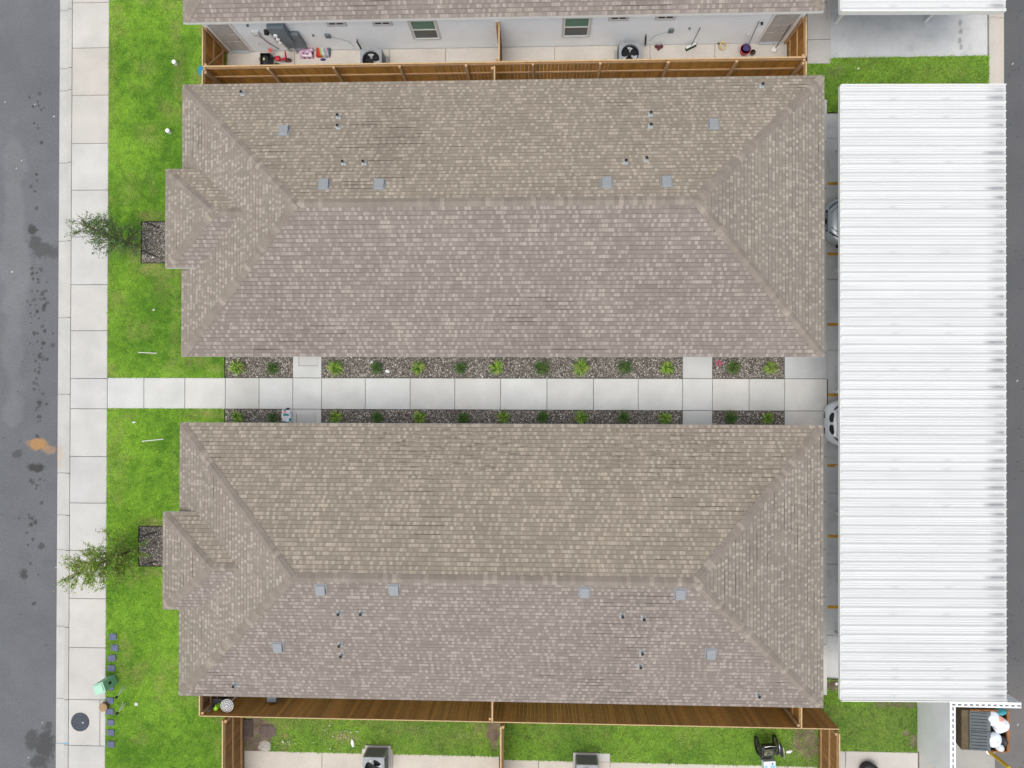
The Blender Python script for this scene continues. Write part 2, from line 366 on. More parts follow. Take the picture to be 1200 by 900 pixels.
# sidewalk along the street
yj = [56, 111.5, 168, 222.7, 277.5, 333.5, 387.5, 443.5, 479, 535, 589.5, 645, 701.5, 759, 820, 874]
Y = [60, 20]+[PY(q, 0, 105) for q in yj]; Y += [Y[-1]-1.8, -22, -60]; Y.insert(2, Y[2]+1.8)
sb = MB()
for i in range(len(Y)-1):
    a, b = Y[i], Y[i+1]
    wb = .035 if a > 10.9 else (.01 if b < -8 else 0)
    if abs(a-PY(820, 0, 105)) < .01:
        xm = PX(117, 0, 850)
        slab(sb, XS0, xm, b, a, 0, slabcol(warm=.01)); slab(sb, xm, XS1, b, a, 0, slabcol(warm=.02)); continue
    slab(sb, XS0, XS1, b, a, 0, slabcol(warm=wb))
struct(sb.build('sidewalk', M['concrete']))
cb = MB(); gj = [10.5, 79, 105, 190, 282, 372, 462, 554.5, 604, 645, 735, 820, 873]
Y = [60, 20]+[PY(q, 0, 75) for q in gj]+[-17, -60]
for i in range(len(Y)-1):
    slab(cb, XG1, XS0, Y[i+1], Y[i], 0, slabcol((.41, .405, .385), .04), .010, .14)
struct(cb.build('kerb', M['concrete']))
def guttercol(x, y):
    n = fbm(x, y, 1.2, 4, 13); c = np.stack([.43+.05*(n-.5), .425+.05*(n-.5), .41+.05*(n-.5)], 1)
    d = np.clip((x-(XG1-.055))/.055, 0, 1)*np.clip((fbm(x*.1, y, 1.4, 4, 21)-.42)*6, 0, 1); c = lerp(c, (.07, .06, .045), d*.95)
    for q in Y[2:-2]:
        c = lerp(c, (.10, .10, .09), np.clip(1-abs(y-q)/.025, 0, 1)*.8)
    cx, cy = P(68, 536, ZR); c = lerp(c, (.44, .35, .25), spot(x, y, cx, cy, .25, .5, 3)*.5); return c
struct(grid('gutter', np.arange(XG0, XG1+.01, .026), np.concatenate([[-60], np.arange(-17, 17, .026), [60]]), ZR+.006, guttercol, M['concrete']))
# central path
YP0, YP1 = .36, -.86
ph = MB()
xj = [127, 168.5, 216.5, 264, 303.5, 343, 376.8, 428, 480.6, 533, 586.5, 641, 695.5, 748, 800, 835, 878, 919.5, 969.5]
XJ = [PX(q, 0, 462) for q in xj]; XJ[0] = XS1
for i in range(len(XJ)-1): slab(ph, XJ[i], XJ[i+1], YP1, YP0, 0, slabcol((.54, .54, .525) if i > 3 else (.475, .475, .46), .05, .012 if i > 14 else 0))
YB0, YB1 = 1.40, -1.60   # house wall lines that face the path
XL = XJ[-1]
for a, b in ((343, 376.8), (800, 835)):
    xa, xb = PX(a, 0, 430), PX(b, 0, 430)
    slab(ph, xa, xb, YP0, YB0-.02, 0, slabcol((.50, .50, .49))); slab(ph, xa, xb, YB1+.02, YP1, 0, slabcol((.53, .525, .51)))
xa = PX(919.5, 0, 430); slab(ph, xa, XL, YP0, YB0-.02, 0, slabcol((.45, .46, .46))); slab(ph, xa, XL, YB1+.02, YP1, 0, slabcol((.52, .50, .48)))
yq = [11.0, 9.4, 7.6, 5.9, 4.2, 2.9, YB0-.02]; yq2 = [YB1+.02, -2.6, -4.3, -6.1, -7.9, -9.7, PY(815, 0, 969)]
for L_ in (yq, yq2):
    for i in range(len(L_)-1): slab(ph, 9.6, XL, L_[i+1], L_[i], 0, slabcol((.54, .53, .50)))
struct(ph.build('path', M['concrete']))
# parking court
XC1 = 16.95
YN = PY(131, 0, 978); YSo = PY(797, 0, 978)
def lotcol(x, y):
    n = fbm(x, y, .5, 5, 41); c = np.stack([.50+.10*(n-.5), .505+.10*(n-.5), .51+.10*(n-.5)], 1)
    
    d = (fbm(x, y, 3, 4, 43) > .68)*.15; c = lerp(c, (.15, .15, .15), d)
    for q in np.arange(-10.5, 14, 2.71): c = lerp(c, (.12, .12, .11), np.clip(1-abs(y-q-1.1)/.03, 0, 1)*.7)
    for q in ((1125, 27), (1126, 37), (1125, 48), (1126, 55)):
        cx, cy = P(*q, ZR); c = lerp(c, (.08, .08, .08), spot(x, y, cx, cy, .07, .13, 3)*.5)
    c = lerp(c, (.36, .40, .44), spot(x, y, 12.5, 13.2, 3.2, 1.6, 8, .9, .6)*.35); return c  # bluish patch paints in the shade near the upper carport
lot1 = struct(grid('parking_court', np.arange(XL, XC1+.02, .05), np.arange(YSo, YN+.01, .05), ZR, lotcol, M['concrete']))
lot2 = struct(grid('parking_court', np.arange(XL+.02, XC1+.02, .05), np.arange(PY(66, 0, 1060), 22, .05), ZR, lotcol, M['concrete']))
vg = MB(); 
for a, b in ((25, 14.05), (14.05, 11.3), (11.3, 8.3), (8.3, 5.2), (5.2, 2.2), (2.2, -.8), (-.8, -3.8), (-3.8, -6.8), (-6.8, -10.8)):
    slab(vg, XC1+.02, XC1+.24, b, a, -.04, slabcol((.47, .44, .40)), .004, .2); slab(vg, XC1+.24, XA, b, a, ZR+.02, slabcol((.46, .42, .375)), .004)
struct(vg.build('gutter', M['concrete']))
pl = MB()
for i in range(7):
    yy = 7.82-2.69*i
    pl.quad((XL+.05, yy-.055, ZR+.005), (15.9, yy-.055, ZR+.005), (15.9, yy+.055, ZR+.005), (XL+.05, yy+.055, ZR+.005))
struct(pl.build('stall_markings', M['linepaint']))
# north yard slab, walks beside the north house and the south yard slab
YW0 = 13.22
ns = MB(); xs_ = [-12.4]+[PX(q, 0, 65) for q in (345, 456, 522, 650, 724, 762, 838)]+[9.45]
for i in range(len(xs_)-1): slab(ns, xs_[i], xs_[i+1], 11.78, YW0-.02, -.03, slabcol((.545, .515, .475), .03, .01), .006)
for i in range(6): slab(ns, -12.4+3.65*i, -12.4+3.65*(i+1), 10.55, 11.72, -.03, slabcol((.40, .37, .33), .03, .01), .006)
struct(ns.build('yard_slab', M['concrete']))
nw = MB(); x0 = PX(946, 0, 60); x1 = PX(973.8, 0, 60)
for a, b in ((74.5, 46), (46, 3), (3, -40)): slab(nw, x0, x1, PY(a, 0, 960), PY(b, 0, 960), 0, slabcol((.43, .415, .40)))
slab(nw, x1-.16, x1, 14, 22, .02, (.42, .41, .4))
struct(nw.build('path', M['concrete']))
ss = MB(); YS2 = -14.22
xs_ = [-11.5]+[PX(q, 0, 890) for q in (377, 460, 585)]
for i in range(3): slab(ss, xs_[i], xs_[i+1], -17, YS2, -.03, slabcol((.47, .44, .39), .03, .01), .006)
xs_ = [PX(q, 0, 890) for q in (590, 631, 715, 837, 958)]
for i in range(4): slab(ss, xs_[i], xs_[i+1], -17, YS2-.12, -.03, slabcol((.48, .45, .40), .03, .01), .006)
slab(ss, PX(678, 0, 886), PX(715, 0, 886), YS2-.12, PY(883, 0, 700), -.01, (.50, .485, .46), .002); slab(ss, PX(424, 0, 886), PX(460, 0, 886), YS2, PY(878, 0, 440), -.01, (.50, .49, .45), .002)
struct(ss.build('yard_slab', M['concrete']))
se = MB(); ye = PY(881, 0, 1030)
slab(se, PX(984, 0, 880), PX(991, 0, 880), -25, ye, 0, (.44, .43, .41)); slab(se, PX(991, 0, 880), 14.31, -25, ye, 0, slabcol((.46, .43, .395)))
struct(se.build('path', M['concrete']))
ef = MB(); slab(ef, 14.4, 17.2, -14.6, -11.06, ZR+.02, (.33, .32, .30), .003); struct(ef.build('enclosure_slab', M['concrete']))

# ---- lawns ------------------------------------------------------
bedN = [PX(a, 0, 430) for a in (263.5, 343, 376.8, 800, 835, 919.5)]
plY = (PY(260, 0, 180), PY(308, 0, 180)); plX = PX(166, 0, 285); plY2 = (PY(617, 0, 177), PY(663, 0, 177)); plX2 = PX(163, 0, 640)
LAWNS = [(XS1, -12.3, YP0, 17.5), (-12.4, bedN[0], YP0, 1.5), (XS1, -12.3, -17.5, YP1), (-12.4, bedN[0], -1.7, YP1), (-12.4, -11.5, -17, -12.0),
         (-11.5, -1.33, YS2, -12.0), (-1.33, 10.66, YS2-.125, -12.0),
         (XL, XC1, YN, PY(66.5, 0, 1060)), (9.3, XL, 11.0, PY(74.5, 0, 960)), (10.66, 14.3, ye, -12.0), (XL, 14.3, -12.0, YSo), (9.35, XL, -12.0, PY(815, 0, 969))]
def ppatch(*L): return [(P(a, b)[0], P(a, b)[1], c/30, d/30, k) for a, b, c, d, k in L]
DIRT = ppatch((300, 852, 22, 14, 1), (300, 872, 24, 16, 1), (577, 860, 9, 18, 1), (560, 852, 8, 8, .5), (945, 868, 16, 26, .85), (930, 880, 12, 12, .4), (978, 802, 10, 8, 1), (1072, 870, 6, 10, .8), (1062, 860, 4, 4, .9), (1048, 826, 28, 4, .8), (980, 84, 14, 8, .45), (500, 850, 3, 3, .5), (480, 856, 25, 5, .35), (540, 862, 12, 4, .35), (965, 800, 5, 20, .6), (1066, 66, 5, 1.5, .9))
TAN = ppatch((160, 300, 12, 22, .55), (178, 314, 22, 9, .75), (196, 330, 18, 26, .4), (176, 253, 16, 7, .6), (210, 95, 8, 60, .35), (205, 390, 6, 60, .35), (255, 432, 14, 6, .5), (240, 485, 30, 6, .6), (178, 613, 20, 7, .6), (180, 670, 20, 6, .55), (145, 770, 9, 26, .6), (160, 790, 10, 16, .45), (129, 330, 4, 80, .3), (131, 80, 5, 90, .35), (130, 435, 8, 10, .5), (264, 845, 14, 5, .6), (206, 30, 8, 30, .4), (255, 870, 4, 40, .3), (300, 845, 10, 10, .8), (1030, 850, 34, 24, .35), (1100, 85, 50, 14, .25), (232, 90, 8, 14, .55), (205, 560, 4, 50, .2), (700, 848, 220, 4, .35), (430, 848, 120, 4, .35), (500, 865, 70, 20, .3), (150, 488, 12, 6, .4), (236, 30, 6, 12, .5), (334, 868, 9, 12, 1.1), (404, 864, 18, 8, 1.0), (330, 850, 30, 8, .6), (560, 860, 30, 14, .5))
def lawncol(x, y):
    n = fbm(x, y, .55, 4, 51); f = fbm(x, y, 3.0, 4, 52); h = fbm(x, y, 12, 3, 53)
    g0 = np.array((.092, .222, .018)); g1 = np.array((.208, .40, .036))
    t = np.clip(.5+1.5*(n-.5)+1.1*(f-.5)+1.0*(h-.5), 0, 1); c = g0*(1-t)[:, None]+g1*t[:, None]
    tn = np.zeros_like(x)
    for cx, cy, rx, ry, k in TAN: tn = np.maximum(tn, k*np.clip(1.35-np.sqrt(((x-cx)/rx)**2+((y-cy)/ry)**2), 0, 1))
    tn = np.maximum(tn, .32*np.clip((fbm(x, y, .9, 4, 55)-.53)*6, 0, 1))
    tn = tn*np.clip(.35+2.3*(fbm(x, y, 5, 4, 57)-.33), 0, 1.2)
    c = lerp(c, (.34, .31, .12), tn*.85)
    yard = ((y < -12) & (x > -11.5))*.30+((x > 9.3))*.28; c = lerp(c, (.17, .27, .06), yard)
    dk = np.clip((fbm(x, y, 6, 4, 58)-.62)*8, 0, 1)*np.where((y < -12) & (x > -11.5), .38, .10); return lerp(c, (.05, .07, .02), dk)
def dirtmask(x, y):
    d = np.zeros_like(x)
    for i, (cx, cy, rx, ry, k) in enumerate(DIRT): d = np.maximum(d, k*spot(x, y, cx, cy, rx, ry, i, .6, 3))
    return d
def lawnbase(x, y):
    c = lawncol(x, y)*.62; d = dirtmask(x, y); so_ = np.stack([.17+.12*(fbm(x, y, 4, 4, 61)-.5), .125+.09*(fbm(x, y, 4, 4, 61)-.5), .095+.07*(fbm(x, y, 4, 4, 61)-.5)], 1)
    return c*(1-d)[:, None]+so_*d[:, None]
lawnmb = []
for i, (x0, x1, y0, y1) in enumerate(LAWNS):
    o = grid('lawn', np.append(np.arange(x0, x1, .08), x1), np.append(np.arange(y0, y1, .08), y1), -.010-.0025*i, lawnbase, M['soil']); struct(o); lawnmb.append(o)
def blades():
    co = []; cc = []
    for (x0, x1, y0, y1) in LAWNS:
        y0 = max(y0, -15.2); y1 = min(y1, 15.2); A = (x1-x0)*(y1-y0); n = int(A*1500)
        x = RNG.uniform(x0-.008, x1+.008, n); y = RNG.uniform(y0-.008, y1+.008, n)
        keep = RNG.random(n) > dirtmask(x, y)*.97
        for (bx, by0, by1) in ((plX, plY[1], plY[0]), (plX2, plY2[1], plY2[0])): keep &= ~((x > bx-.02) & (y > by0-.02) & (y < by1+.02))
        for (pa, pb) in ((PX(678, 0, 886), PX(715, 0, 886)), (PX(424, 0, 886), PX(460, 0, 886))): keep &= ~((x > pa-.03) & (x < pb+.03) & (y < PY(878 if pa < -1 else 883, 0, 700)+.02) & (y > -15.5))
        keep &= ~((x > -12.45) & (x < 9.5) & (y > 1.4) & (y < 10.5)); keep &= ~((x > -12.45) & (x < 9.5) & (y < -1.6) & (y > -10.7))
        x = x[keep]; y = y[keep]; n = len(x); c = lawncol(x, y)*RNG.uniform(.72, 1.32, n)[:, None]*np.stack([RNG.uniform(.9, 1.15, n), np.ones(n), np.ones(n)], 1)
        a = RNG.uniform(0, 2*np.pi, n); l = RNG.uniform(.03, .085, n); wd = RNG.uniform(.008, .017, n); h = RNG.uniform(.012, .045, n)
        dx, dy = np.cos(a), np.sin(a); z = np.full(n, -.015)
        p0 = np.stack([x-dy*wd, y+dx*wd, z], 1); p1 = np.stack([x+dy*wd, y-dx*wd, z], 1); p2 = np.stack([x+dx*l, y+dy*l, z+h], 1)
        co.append(np.stack([p0, p1, p2], 1).reshape(-1, 3)); cc.append(np.repeat(c, 3, 0))
    co = np.concatenate(co).astype(np.float32); cc = np.concatenate(cc)
    o = rawmesh('grass', co, np.arange(len(co)).reshape(-1, 3), cc, M['blade']); struct(o, True); o['label'] = 'short green turf grass covering the lawns'
blades()
# ---- gravel beds --------------------------------------------------
BEDS = [(bedN[0], bedN[1], YP0, YB0), (bedN[2], bedN[3], YP0, YB0), (bedN[4], bedN[5], YP0, YB0),
        (bedN[0], bedN[1], YB1, YP1), (bedN[2], bedN[3], YB1, YP1), (bedN[4], bedN[5], YB1, YP1),
        (plX, -12.4, plY[1], plY[0]), (plX2, -12.4, plY2[1], plY2[0])]
for b in BEDS: struct(grid('gravel_bed', np.linspace(b[0], b[1], 40), np.linspace(b[2], b[3], 10), .002 if b[1] == -12.4 else -.022, lambda x, y: np.stack([.075+.02*fbm(x, y, 8), .062+.02*fbm(x, y, 8), .055+.015*fbm(x, y, 8)], 1), M['soil']))
def gravel():
    co = []; fa = []; cc = []; o = 0
    pal = 1.45*np.array([(.095, .088, .078), (.15, .135, .115), (.235, .215, .19), (.075, .07, .067), (.19, .17, .15), (.36, .335, .30), (.50, .48, .45), (.13, .10, .08), (.27, .235, .20)]); pr = [.18, .19, .14, .16, .12, .07, .03, .06, .05]
    U = np.array([(1, 0, 0), (.3, .95, 0), (-.8, .6, 0), (-.85, -.5, 0), (.3, -.95, 0), (.05, .05, .75)]); T = np.array([(0, 1, 5), (1, 2, 5), (2, 3, 5), (3, 4, 5), (4, 0, 5)])
    for b in BEDS:
        A = (b[1]-b[0])*(b[3]-b[2]); n = int(A*950)
        x = RNG.uniform(b[0]+.02, b[1]-.02, n); y = RNG.uniform(b[2]+.02, b[3]-.02, n); r = RNG.uniform(.011, .030, n); a = RNG.uniform(0, 6.28, n); el_ = RNG.uniform(.6, 1, n); z = RNG.uniform(-.024, -.004, n)+(.024 if b[1] == -12.4 else 0)
        c, s_ = np.cos(a)[:, None], np.sin(a)[:, None]; ux = U[None, :, 0]*r[:, None]; uy = U[None, :, 1]*(r*el_)[:, None]; uz = U[None, :, 2]*r[:, None]
        v = np.stack([x[:, None]+ux*c-uy*s_, y[:, None]+ux*s_+uy*c, z[:, None]+uz], -1)
        k = RNG.choice(len(pal), n, p=pr); col = pal[k]*RNG.uniform(.75, 1.25, n)[:, None]
        co.append(v.reshape(-1, 3)); cc.append(np.repeat(col, 6, 0)); fa.append((T[None]+(np.arange(n)*6)[:, None, None]+o).reshape(-1, 3)); o += n*6
    ob = rawmesh('gravel', np.concatenate(co).astype(np.float32), np.concatenate(fa), np.concatenate(cc), M['pebble']); struct(ob, True); ob['label'] = 'brown and grey river gravel filling the planting beds'
gravel()
ed = MB()
for (bx, y1, y0) in ((plX, *plY), (plX2, *plY2)):
    ed.box(bx-.02, bx, y0, y1, -.04, .03); ed.box(bx-.02, -12.42, y0-.02, y0, -.04, .03); ed.box(bx-.02, -12.42, y1, y1+.02, -.04, .03)
ed.box(bedN[0]-.02, bedN[0], YP0, YB0, -.04, .02); ed.box(bedN[0]-.02, bedN[0], YB1, YP1, -.04, .02)
struct(ed.build('bed_edging', M['edging']))

# ================================================================ HOUSES
E_Z = 2.75; PITCH = .455; OV = .32
UVR = random.Random(12)
def shingles_face(mb, pts, eave_dir, up_dir, origin, tint=(1, 1, 1)):
    o = Vector(origin); e = Vector(eave_dir).normalized(); u = Vector(up_dir).normalized()
    ou = 37.3*UVR.random()+40; ov = .1435*UVR.randint(0, 400)   # every slope gets its own stretch of the pattern
    uvs = [((Vector(q)-o).dot(e)+ou, (Vector(q)-o).dot(u)+ov) for q in pts]
    mb.quad(*pts, col=tint, uvs=uvs)
CAPR = random.Random(21)
def caps(mb, a, b, n1, n2):
    """cap shingles laid one over the next from a (low) to b (high); n1, n2 run down the two slopes"""
    a, b = Vector(a), Vector(b); d = b-a; L_ = d.length; d.normalize(); s = .17
    n1, n2 = Vector(n1).normalized(), Vector(n2).normalized(); up = Vector((0, 0, 1))
    while s < L_-.02:
        st = .145; q0 = a+d*s; q1 = a+d*min(s+st+.05, L_); k = CAPR.choice([.90, .94, .97, 1.0, .95, .92, .98, .88, 1.05, 1.28, .93, 1.12]) 
        c = (.228*k, .198*k, .168*k); wv = .155
        l0, l1 = up*.030, up*.012
        A = [q0+n1*wv+l0-up*.012, q0+l0+up*.012, q0+n2*wv+l0-up*.012, q1+n1*wv+l1-up*.006, q1+l1+up*.01, q1+n2*wv+l1-up*.006]
        B = [q-up*.03 for q in A[:3]]
        mb.add(A+B, [(0, 1, 4, 3), (1, 2, 5, 4), (6, 7, 1, 0), (7, 8, 2, 1)], c); s += st
def house(name, label, x0, x1, y0, y1, bumps=(), wall_mat='stucco', tint=(1, 1, 1)):
    t = thing(name, label, 'house', ((x0+x1)/2, (y0+y1)/2, 0)); e = E_Z; s = PITCH; hw = (y1-y0)/2; ym = (y0+y1)/2; rz = e+s*hw
    xa, xb = x0+hw, x1-hw; r = MB()
    A, B, C, D = (x0, y0, e), (x1, y0, e), (x1, y1, e), (x0, y1, e); R0, R1 = (xa, ym, rz), (xb, ym, rz)
    tN = (tint[0]*1.06, tint[1]*1.035, tint[2]*.985); tS = (tint[0]*.93, tint[1]*.915, tint[2]*.96)   # light difference painted in: north faces warmer and lighter, south faces mauve and darker
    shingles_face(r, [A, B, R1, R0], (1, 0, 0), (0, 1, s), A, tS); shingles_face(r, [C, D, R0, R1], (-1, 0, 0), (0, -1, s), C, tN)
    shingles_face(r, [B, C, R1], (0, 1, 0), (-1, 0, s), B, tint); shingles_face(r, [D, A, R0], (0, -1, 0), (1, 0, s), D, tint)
    cp = MB(); cpb = MB()
    for (q, n1, n2) in ((A, (1, 0, 0), (0, 1, 0)), (B, (-1, 0, 0), (0, 1, 0)), (C, (-1, 0, 0), (0, -1, 0)), (D, (1, 0, 0), (0, -1, 0))):
        Rr = R0 if q in (A, D) else R1; dv = (Vector(Rr)-Vector(q)).normalized()
        # perpendicular directions lying in each slope
        ny = Vector((0, (1 if q[1] == y0 else -1), s)).cross(Vector((1, 0, 0))); 
        nS = Vector((0, -s if q[1] == y0 else s, 1)).normalized(); nE = Vector((-s if q[0] == x0 else s, 0, 1)).normalized()
        d1 = dv.cross(nS); d2 = dv.cross(nE)
        if d1.z > 0: d1 = -d1
        if d2.z > 0: d2 = -d2
        caps(cp, q, Rr, d1, d2)
    caps(cp, R0, R1, (0, -1, -s), (0, 1, -s))
    fz = e-.15; tr = MB()
    for (bx0, by0, by1) in bumps:
        w_ = (by1-by0)/2; bm = (by0+by1)/2; eb = e+.38; sS = .49; bz = eb+sS*w_; ap = (bx0+2.1, bm, bz); en = (x0+(bz-e)/s, bm, bz); xe = x0+.38/s; lf = .004; sF = (bz-eb)/2.1   # bump roof with a raised eave: its ridge dies into the main slope
        U = lambda q: (q[0], q[1], q[2]+lf)
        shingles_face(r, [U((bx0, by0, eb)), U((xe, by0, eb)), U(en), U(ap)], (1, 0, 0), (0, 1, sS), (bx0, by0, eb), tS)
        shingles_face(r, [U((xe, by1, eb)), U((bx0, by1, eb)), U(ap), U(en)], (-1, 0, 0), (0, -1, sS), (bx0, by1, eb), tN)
        shingles_face(r, [U((bx0, by1, eb)), U((bx0, by0, eb)), U(ap)], (0, -1, 0), (1, 0, sF), (bx0, by1, eb), tint)
        for q, sy in (((bx0, by0, eb), 1), ((bx0, by1, eb), -1)):
            dv = (Vector(ap)-Vector(q)).normalized(); d1 = dv.cross(Vector((0, -sS*sy, 1)).normalized()); d2 = dv.cross(Vector((-sF, 0, 1)).normalized())
            if d1.z > 0: d1 = -d1
            if d2.z > 0: d2 = -d2
            caps(cpb, q, ap, d1, d2)
        caps(cpb, ap, en, (0, -1, -sS), (0, 1, -sS))
        fb = eb-.15
        tr.box(bx0, bx0+.03, by0, by1, fb, eb-.004); tr.box(bx0+.03, xe-.02, by0, by0+.03, fb, eb-.004); tr.box(bx0+.03, xe-.02, by1-.03, by1, fb, eb-.004)
        tr.quad((bx0+.03, by0+.03, fb+.01), (x0+.3, by0+.03, fb+.01), (x0+.3, by1-.03, fb+.01), (bx0+.03, by1-.03, fb+.01))
    ro = r.build('roof', M['shingle'], t); cp.build('ridge_cap', M['cap'], ro)
    if bumps: cpb.build('ridge_cap', M['cap'], ro)
    tr.box(x0, x1, y0, y0+.03, fz, e-.004); tr.box(x0, x1, y1-.03, y1, fz, e-.004); tr.box(x0, x0+.03, y0+.03, y1-.03, fz, e-.004); tr.box(x1-.03, x1, y0+.03, y1-.03, fz, e-.004)
    tr.quad((x0+.03, y0+.03, fz+.012), (x1-.03, y0+.03, fz+.012), (x1-.03, y1-.03, fz+.012), (x0+.03, y1-.03, fz+.012))
    tr.build('fascia', M['trim'], ro)
    wl = MB(); X0, X1, Y0, Y1 = x0+OV, x1-OV, y0+OV, y1-OV
    wl.box(X0, X1, Y0, Y1, -.2, fz+.008)
    for (bx0, by0, by1) in bumps: wl.box(bx0+OV, X0-.001, by0+OV, by1-OV, -.2, fz+.388)
    wall = wl.build('wall', M[wall_mat], t)
    # drip edge strip
    t['_dims'] = [x0, x1, y0, y1]; return t, ro, wall
def rz_at(x, y, dm): return E_Z+PITCH*max(0, min(x-dm[0], dm[1]-x, y-dm[2], dm[3]-y))
def roof_pt(px, py, dm):
    z = 3.5
    for _ in range(12): x, y = P(px, py, z); z = rz_at(x, y, dm)
    return x, y, z
def slope_frame(x, y, z, dm):
    d = [x-dm[0], dm[1]-x, y-dm[2], dm[3]-y]; k = d.index(min(d)); s = PITCH
    up = [Vector((1, 0, s)), Vector((-1, 0, s)), Vector((0, 1, s)), Vector((0, -1, s))][k].normalized()
    n = [Vector((-s, 0, 1)), Vector((s, 0, 1)), Vector((0, -s, 1)), Vector((0, s, 1))][k].normalized(); u = up.cross(n)
    return Matrix(((u.x, up.x, n.x, x), (u.y, up.y, n.y, y), (u.z, up.z, n.z, z), (0, 0, 0, 1)))
def box_vent(px, py, dm, ro):
    x, y, z = roof_pt(px, py, dm); m = slope_frame(x, y, z, dm); b = MB()
    b.box(-.20, .20, -.20, .20, .004, .012, mat4=m)
    vs = [(-.145, -.17, .012), (.145, -.17, .012), (.145, .17, .012), (-.145, .17, .012), (-.145, -.17, .13), (.145, -.17, .13), (.145, .14, .055), (-.145, .14, .055)]
    b.add([m @ Vector(q) for q in vs], [(4, 5, 6, 7), (0, 1, 5, 4), (1, 2, 6, 5), (2, 3, 7, 6), (3, 0, 4, 7)])
    v = b.build('box_vent', M['ventm'], ro)
    return v
def pipe_vent(px, py, dm, ro, tall=.2, r=.05):
    x, y, z = roof_pt(px, py, dm); m = slope_frame(x, y, z, dm); b = MB(); b.box(-.08, .08, -.09, .10, .004, .012, mat4=m, mi=0)
    b.tube([(x, y, z-.02), (x, y, z+tall)], [r, r], 12, mi=0, cap=False); b.tube([(x, y, z-.01), (x, y, z+.07), (x, y, z+.09)], [r+.035, r+.018, r+.002], 12, cap=False)
    b.tube([(x, y, z+tall-.03), (x, y, z+tall-.028)], [r, r], 12, mi=1)
    b.tube([(x, y, z+tall), (x, y, z+tall-.03)], [r-.001, r-.008], 12, mi=1, cap=False)
    b.build('vent_pipe', [M['lead'], M['dark']], ro)
def add_door(t, x, Yw, face, w_=.86, z0=.0, style='panel'):
    """door on a wall that looks along face (+1 north, -1 south)"""
    f = face; h = 2.03; fr = MB()
    def bx(mb, a, b, d0, d1, z_0, z_1): mb.box(a, b, min(Yw+f*d0, Yw+f*d1), max(Yw+f*d0, Yw+f*d1), z_0, z_1)
    bx(fr, x-w_/2-.09, x-w_/2, 0, .035, z0, z0+h+.09); bx(fr, x+w_/2, x+w_/2+.09, 0, .035, z0, z0+h+.09); bx(fr, x-w_/2, x+w_/2, 0, .034, z0+h, z0+h+.09)
    d = MB(); bx(d, x-w_/2+.004, x+w_/2-.004, 0, .012, z0+.03, z0+h-.004)
    for zz, hh in ((.2, .55), (.85, .42), (1.38, .50)):
        for sx in (-1, 1): bx(d, x+sx*.2-.14, x+sx*.2+.14, .012, .022, z0+zz, z0+zz+hh)
    do = d.build('door', M['door'], t); fr.build('door_frame', M['trim'], do)
    hd = MB(); hx = x+w_/2-.09; hd.tube([(hx, Yw+f*.01, z0+.98), (hx, Yw+f*.07, z0+.98)], [.02, .032], 10); hd.build('handle', M['steel'], do)
    th = MB(); bx(th, x-w_/2, x+w_/2, 0, .10, z0, z0+.028); th.build('threshold', M['steel'], do)
    return do
def add_window(t, x, Yw, face, w_=.86, z0=.95, h=1.25, top='screen', axis='y'):
    f = face; fr = MB(); wn_ = MB(); pn = MB(); T = .07
    def bx(mb, a, b, d0, d1, z_0, z_1, mi=0):
        lo, hi = min(Yw+f*d0, Yw+f*d1), max(Yw+f*d0, Yw+f*d1)
        if axis == 'y': mb.box(a, b, lo, hi, z_0, z_1, mi=mi)
        else: mb.box(lo, hi, a, b, z_0, z_1, mi=mi)
    a, b = x-w_/2, x+w_/2
    bx(fr, a-T, a, 0, .04, z0-T, z0+h+T); bx(fr, b, b+T, 0, .04, z0-T, z0+h+T); bx(fr, a, b, 0, .039, z0+h, z0+h+T); bx(fr, a, b, 0, .06, z0-T, z0)
    bx(wn_, a+.002, a+.04, 0, .03, z0+.002, z0+h-.002); bx(wn_, b-.04, b-.002, 0, .03, z0+.002, z0+h-.002); bx(wn_, a+.04, b-.04, 0, .03, z0+h/2-.025, z0+h/2+.025)
    bx(pn, a+.04, b-.04, .002, .012, z0+.002, z0+h/2-.025, 0); bx(pn, a+.04, b-.04, .002, .012, z0+h/2+.025, z0+h-.002, 1)
    wo_ = fr.build('window', M['vinyl'], t); wn_.build('sash', M['trim'], wo_); pn.build('pane', [M['glass'], M[top]], wo_)
def hr(c): return (P(*c[0], E_Z), P(*c[1], E_Z), P(*c[2], E_Z), P(*c[3], E_Z))
def rect(c):
    q = hr(c); return ((q[0][0]+q[3][0])/2, (q[1][0]+q[2][0])/2, (q[2][1]+q[3][1])/2, (q[0][1]+q[1][1])/2)
d1 = rect([(213, 99), (967.5, 88), (965, 417), (213, 419)]); d2 = rect([(212, 496), (964, 497.5), (966, 831), (208, 814)])
EB = E_Z+.38; b1 = P(194, 198, EB); b1b = P(194, 314, EB); b2 = P(191, 600, EB); b2b = P(190, 714, EB)
h1, r1, w1 = house('house', 'long house with brown shingle roof north of the central path, between path and upper fence', *d1, bumps=[(b1[0], b1b[1], b1[1])])
h2, r2, w2 = house('house', 'long brown roofed house south of the central path, its front bump near the lower tree', *d2, bumps=[(b2[0], b2b[1], b2[1])])
y0e = PY(18.5, E_Z, 600)
h0, r0, w0 = house('house', 'white walled house at the top edge with meters, doors and windows facing a narrow yard', d1[0], d1[1], YW0-OV, YW0-OV+9.74)
for q in [(333, 154), (380, 217), (445, 217), (711, 215), (781, 214), (836, 147)]: box_vent(*q, d1, r1)
for q in [(397, 137), (397, 149), (403, 191), (427, 191), (762, 134), (762, 148), (733, 190), (757, 187), (285, 110), (892, 101)]: pipe_vent(*q, d1, r1)
for q in [(376, 690), (462, 690), (685, 693), (797, 695), (326, 757), (833, 765)]: box_vent(*q, d2, r2)
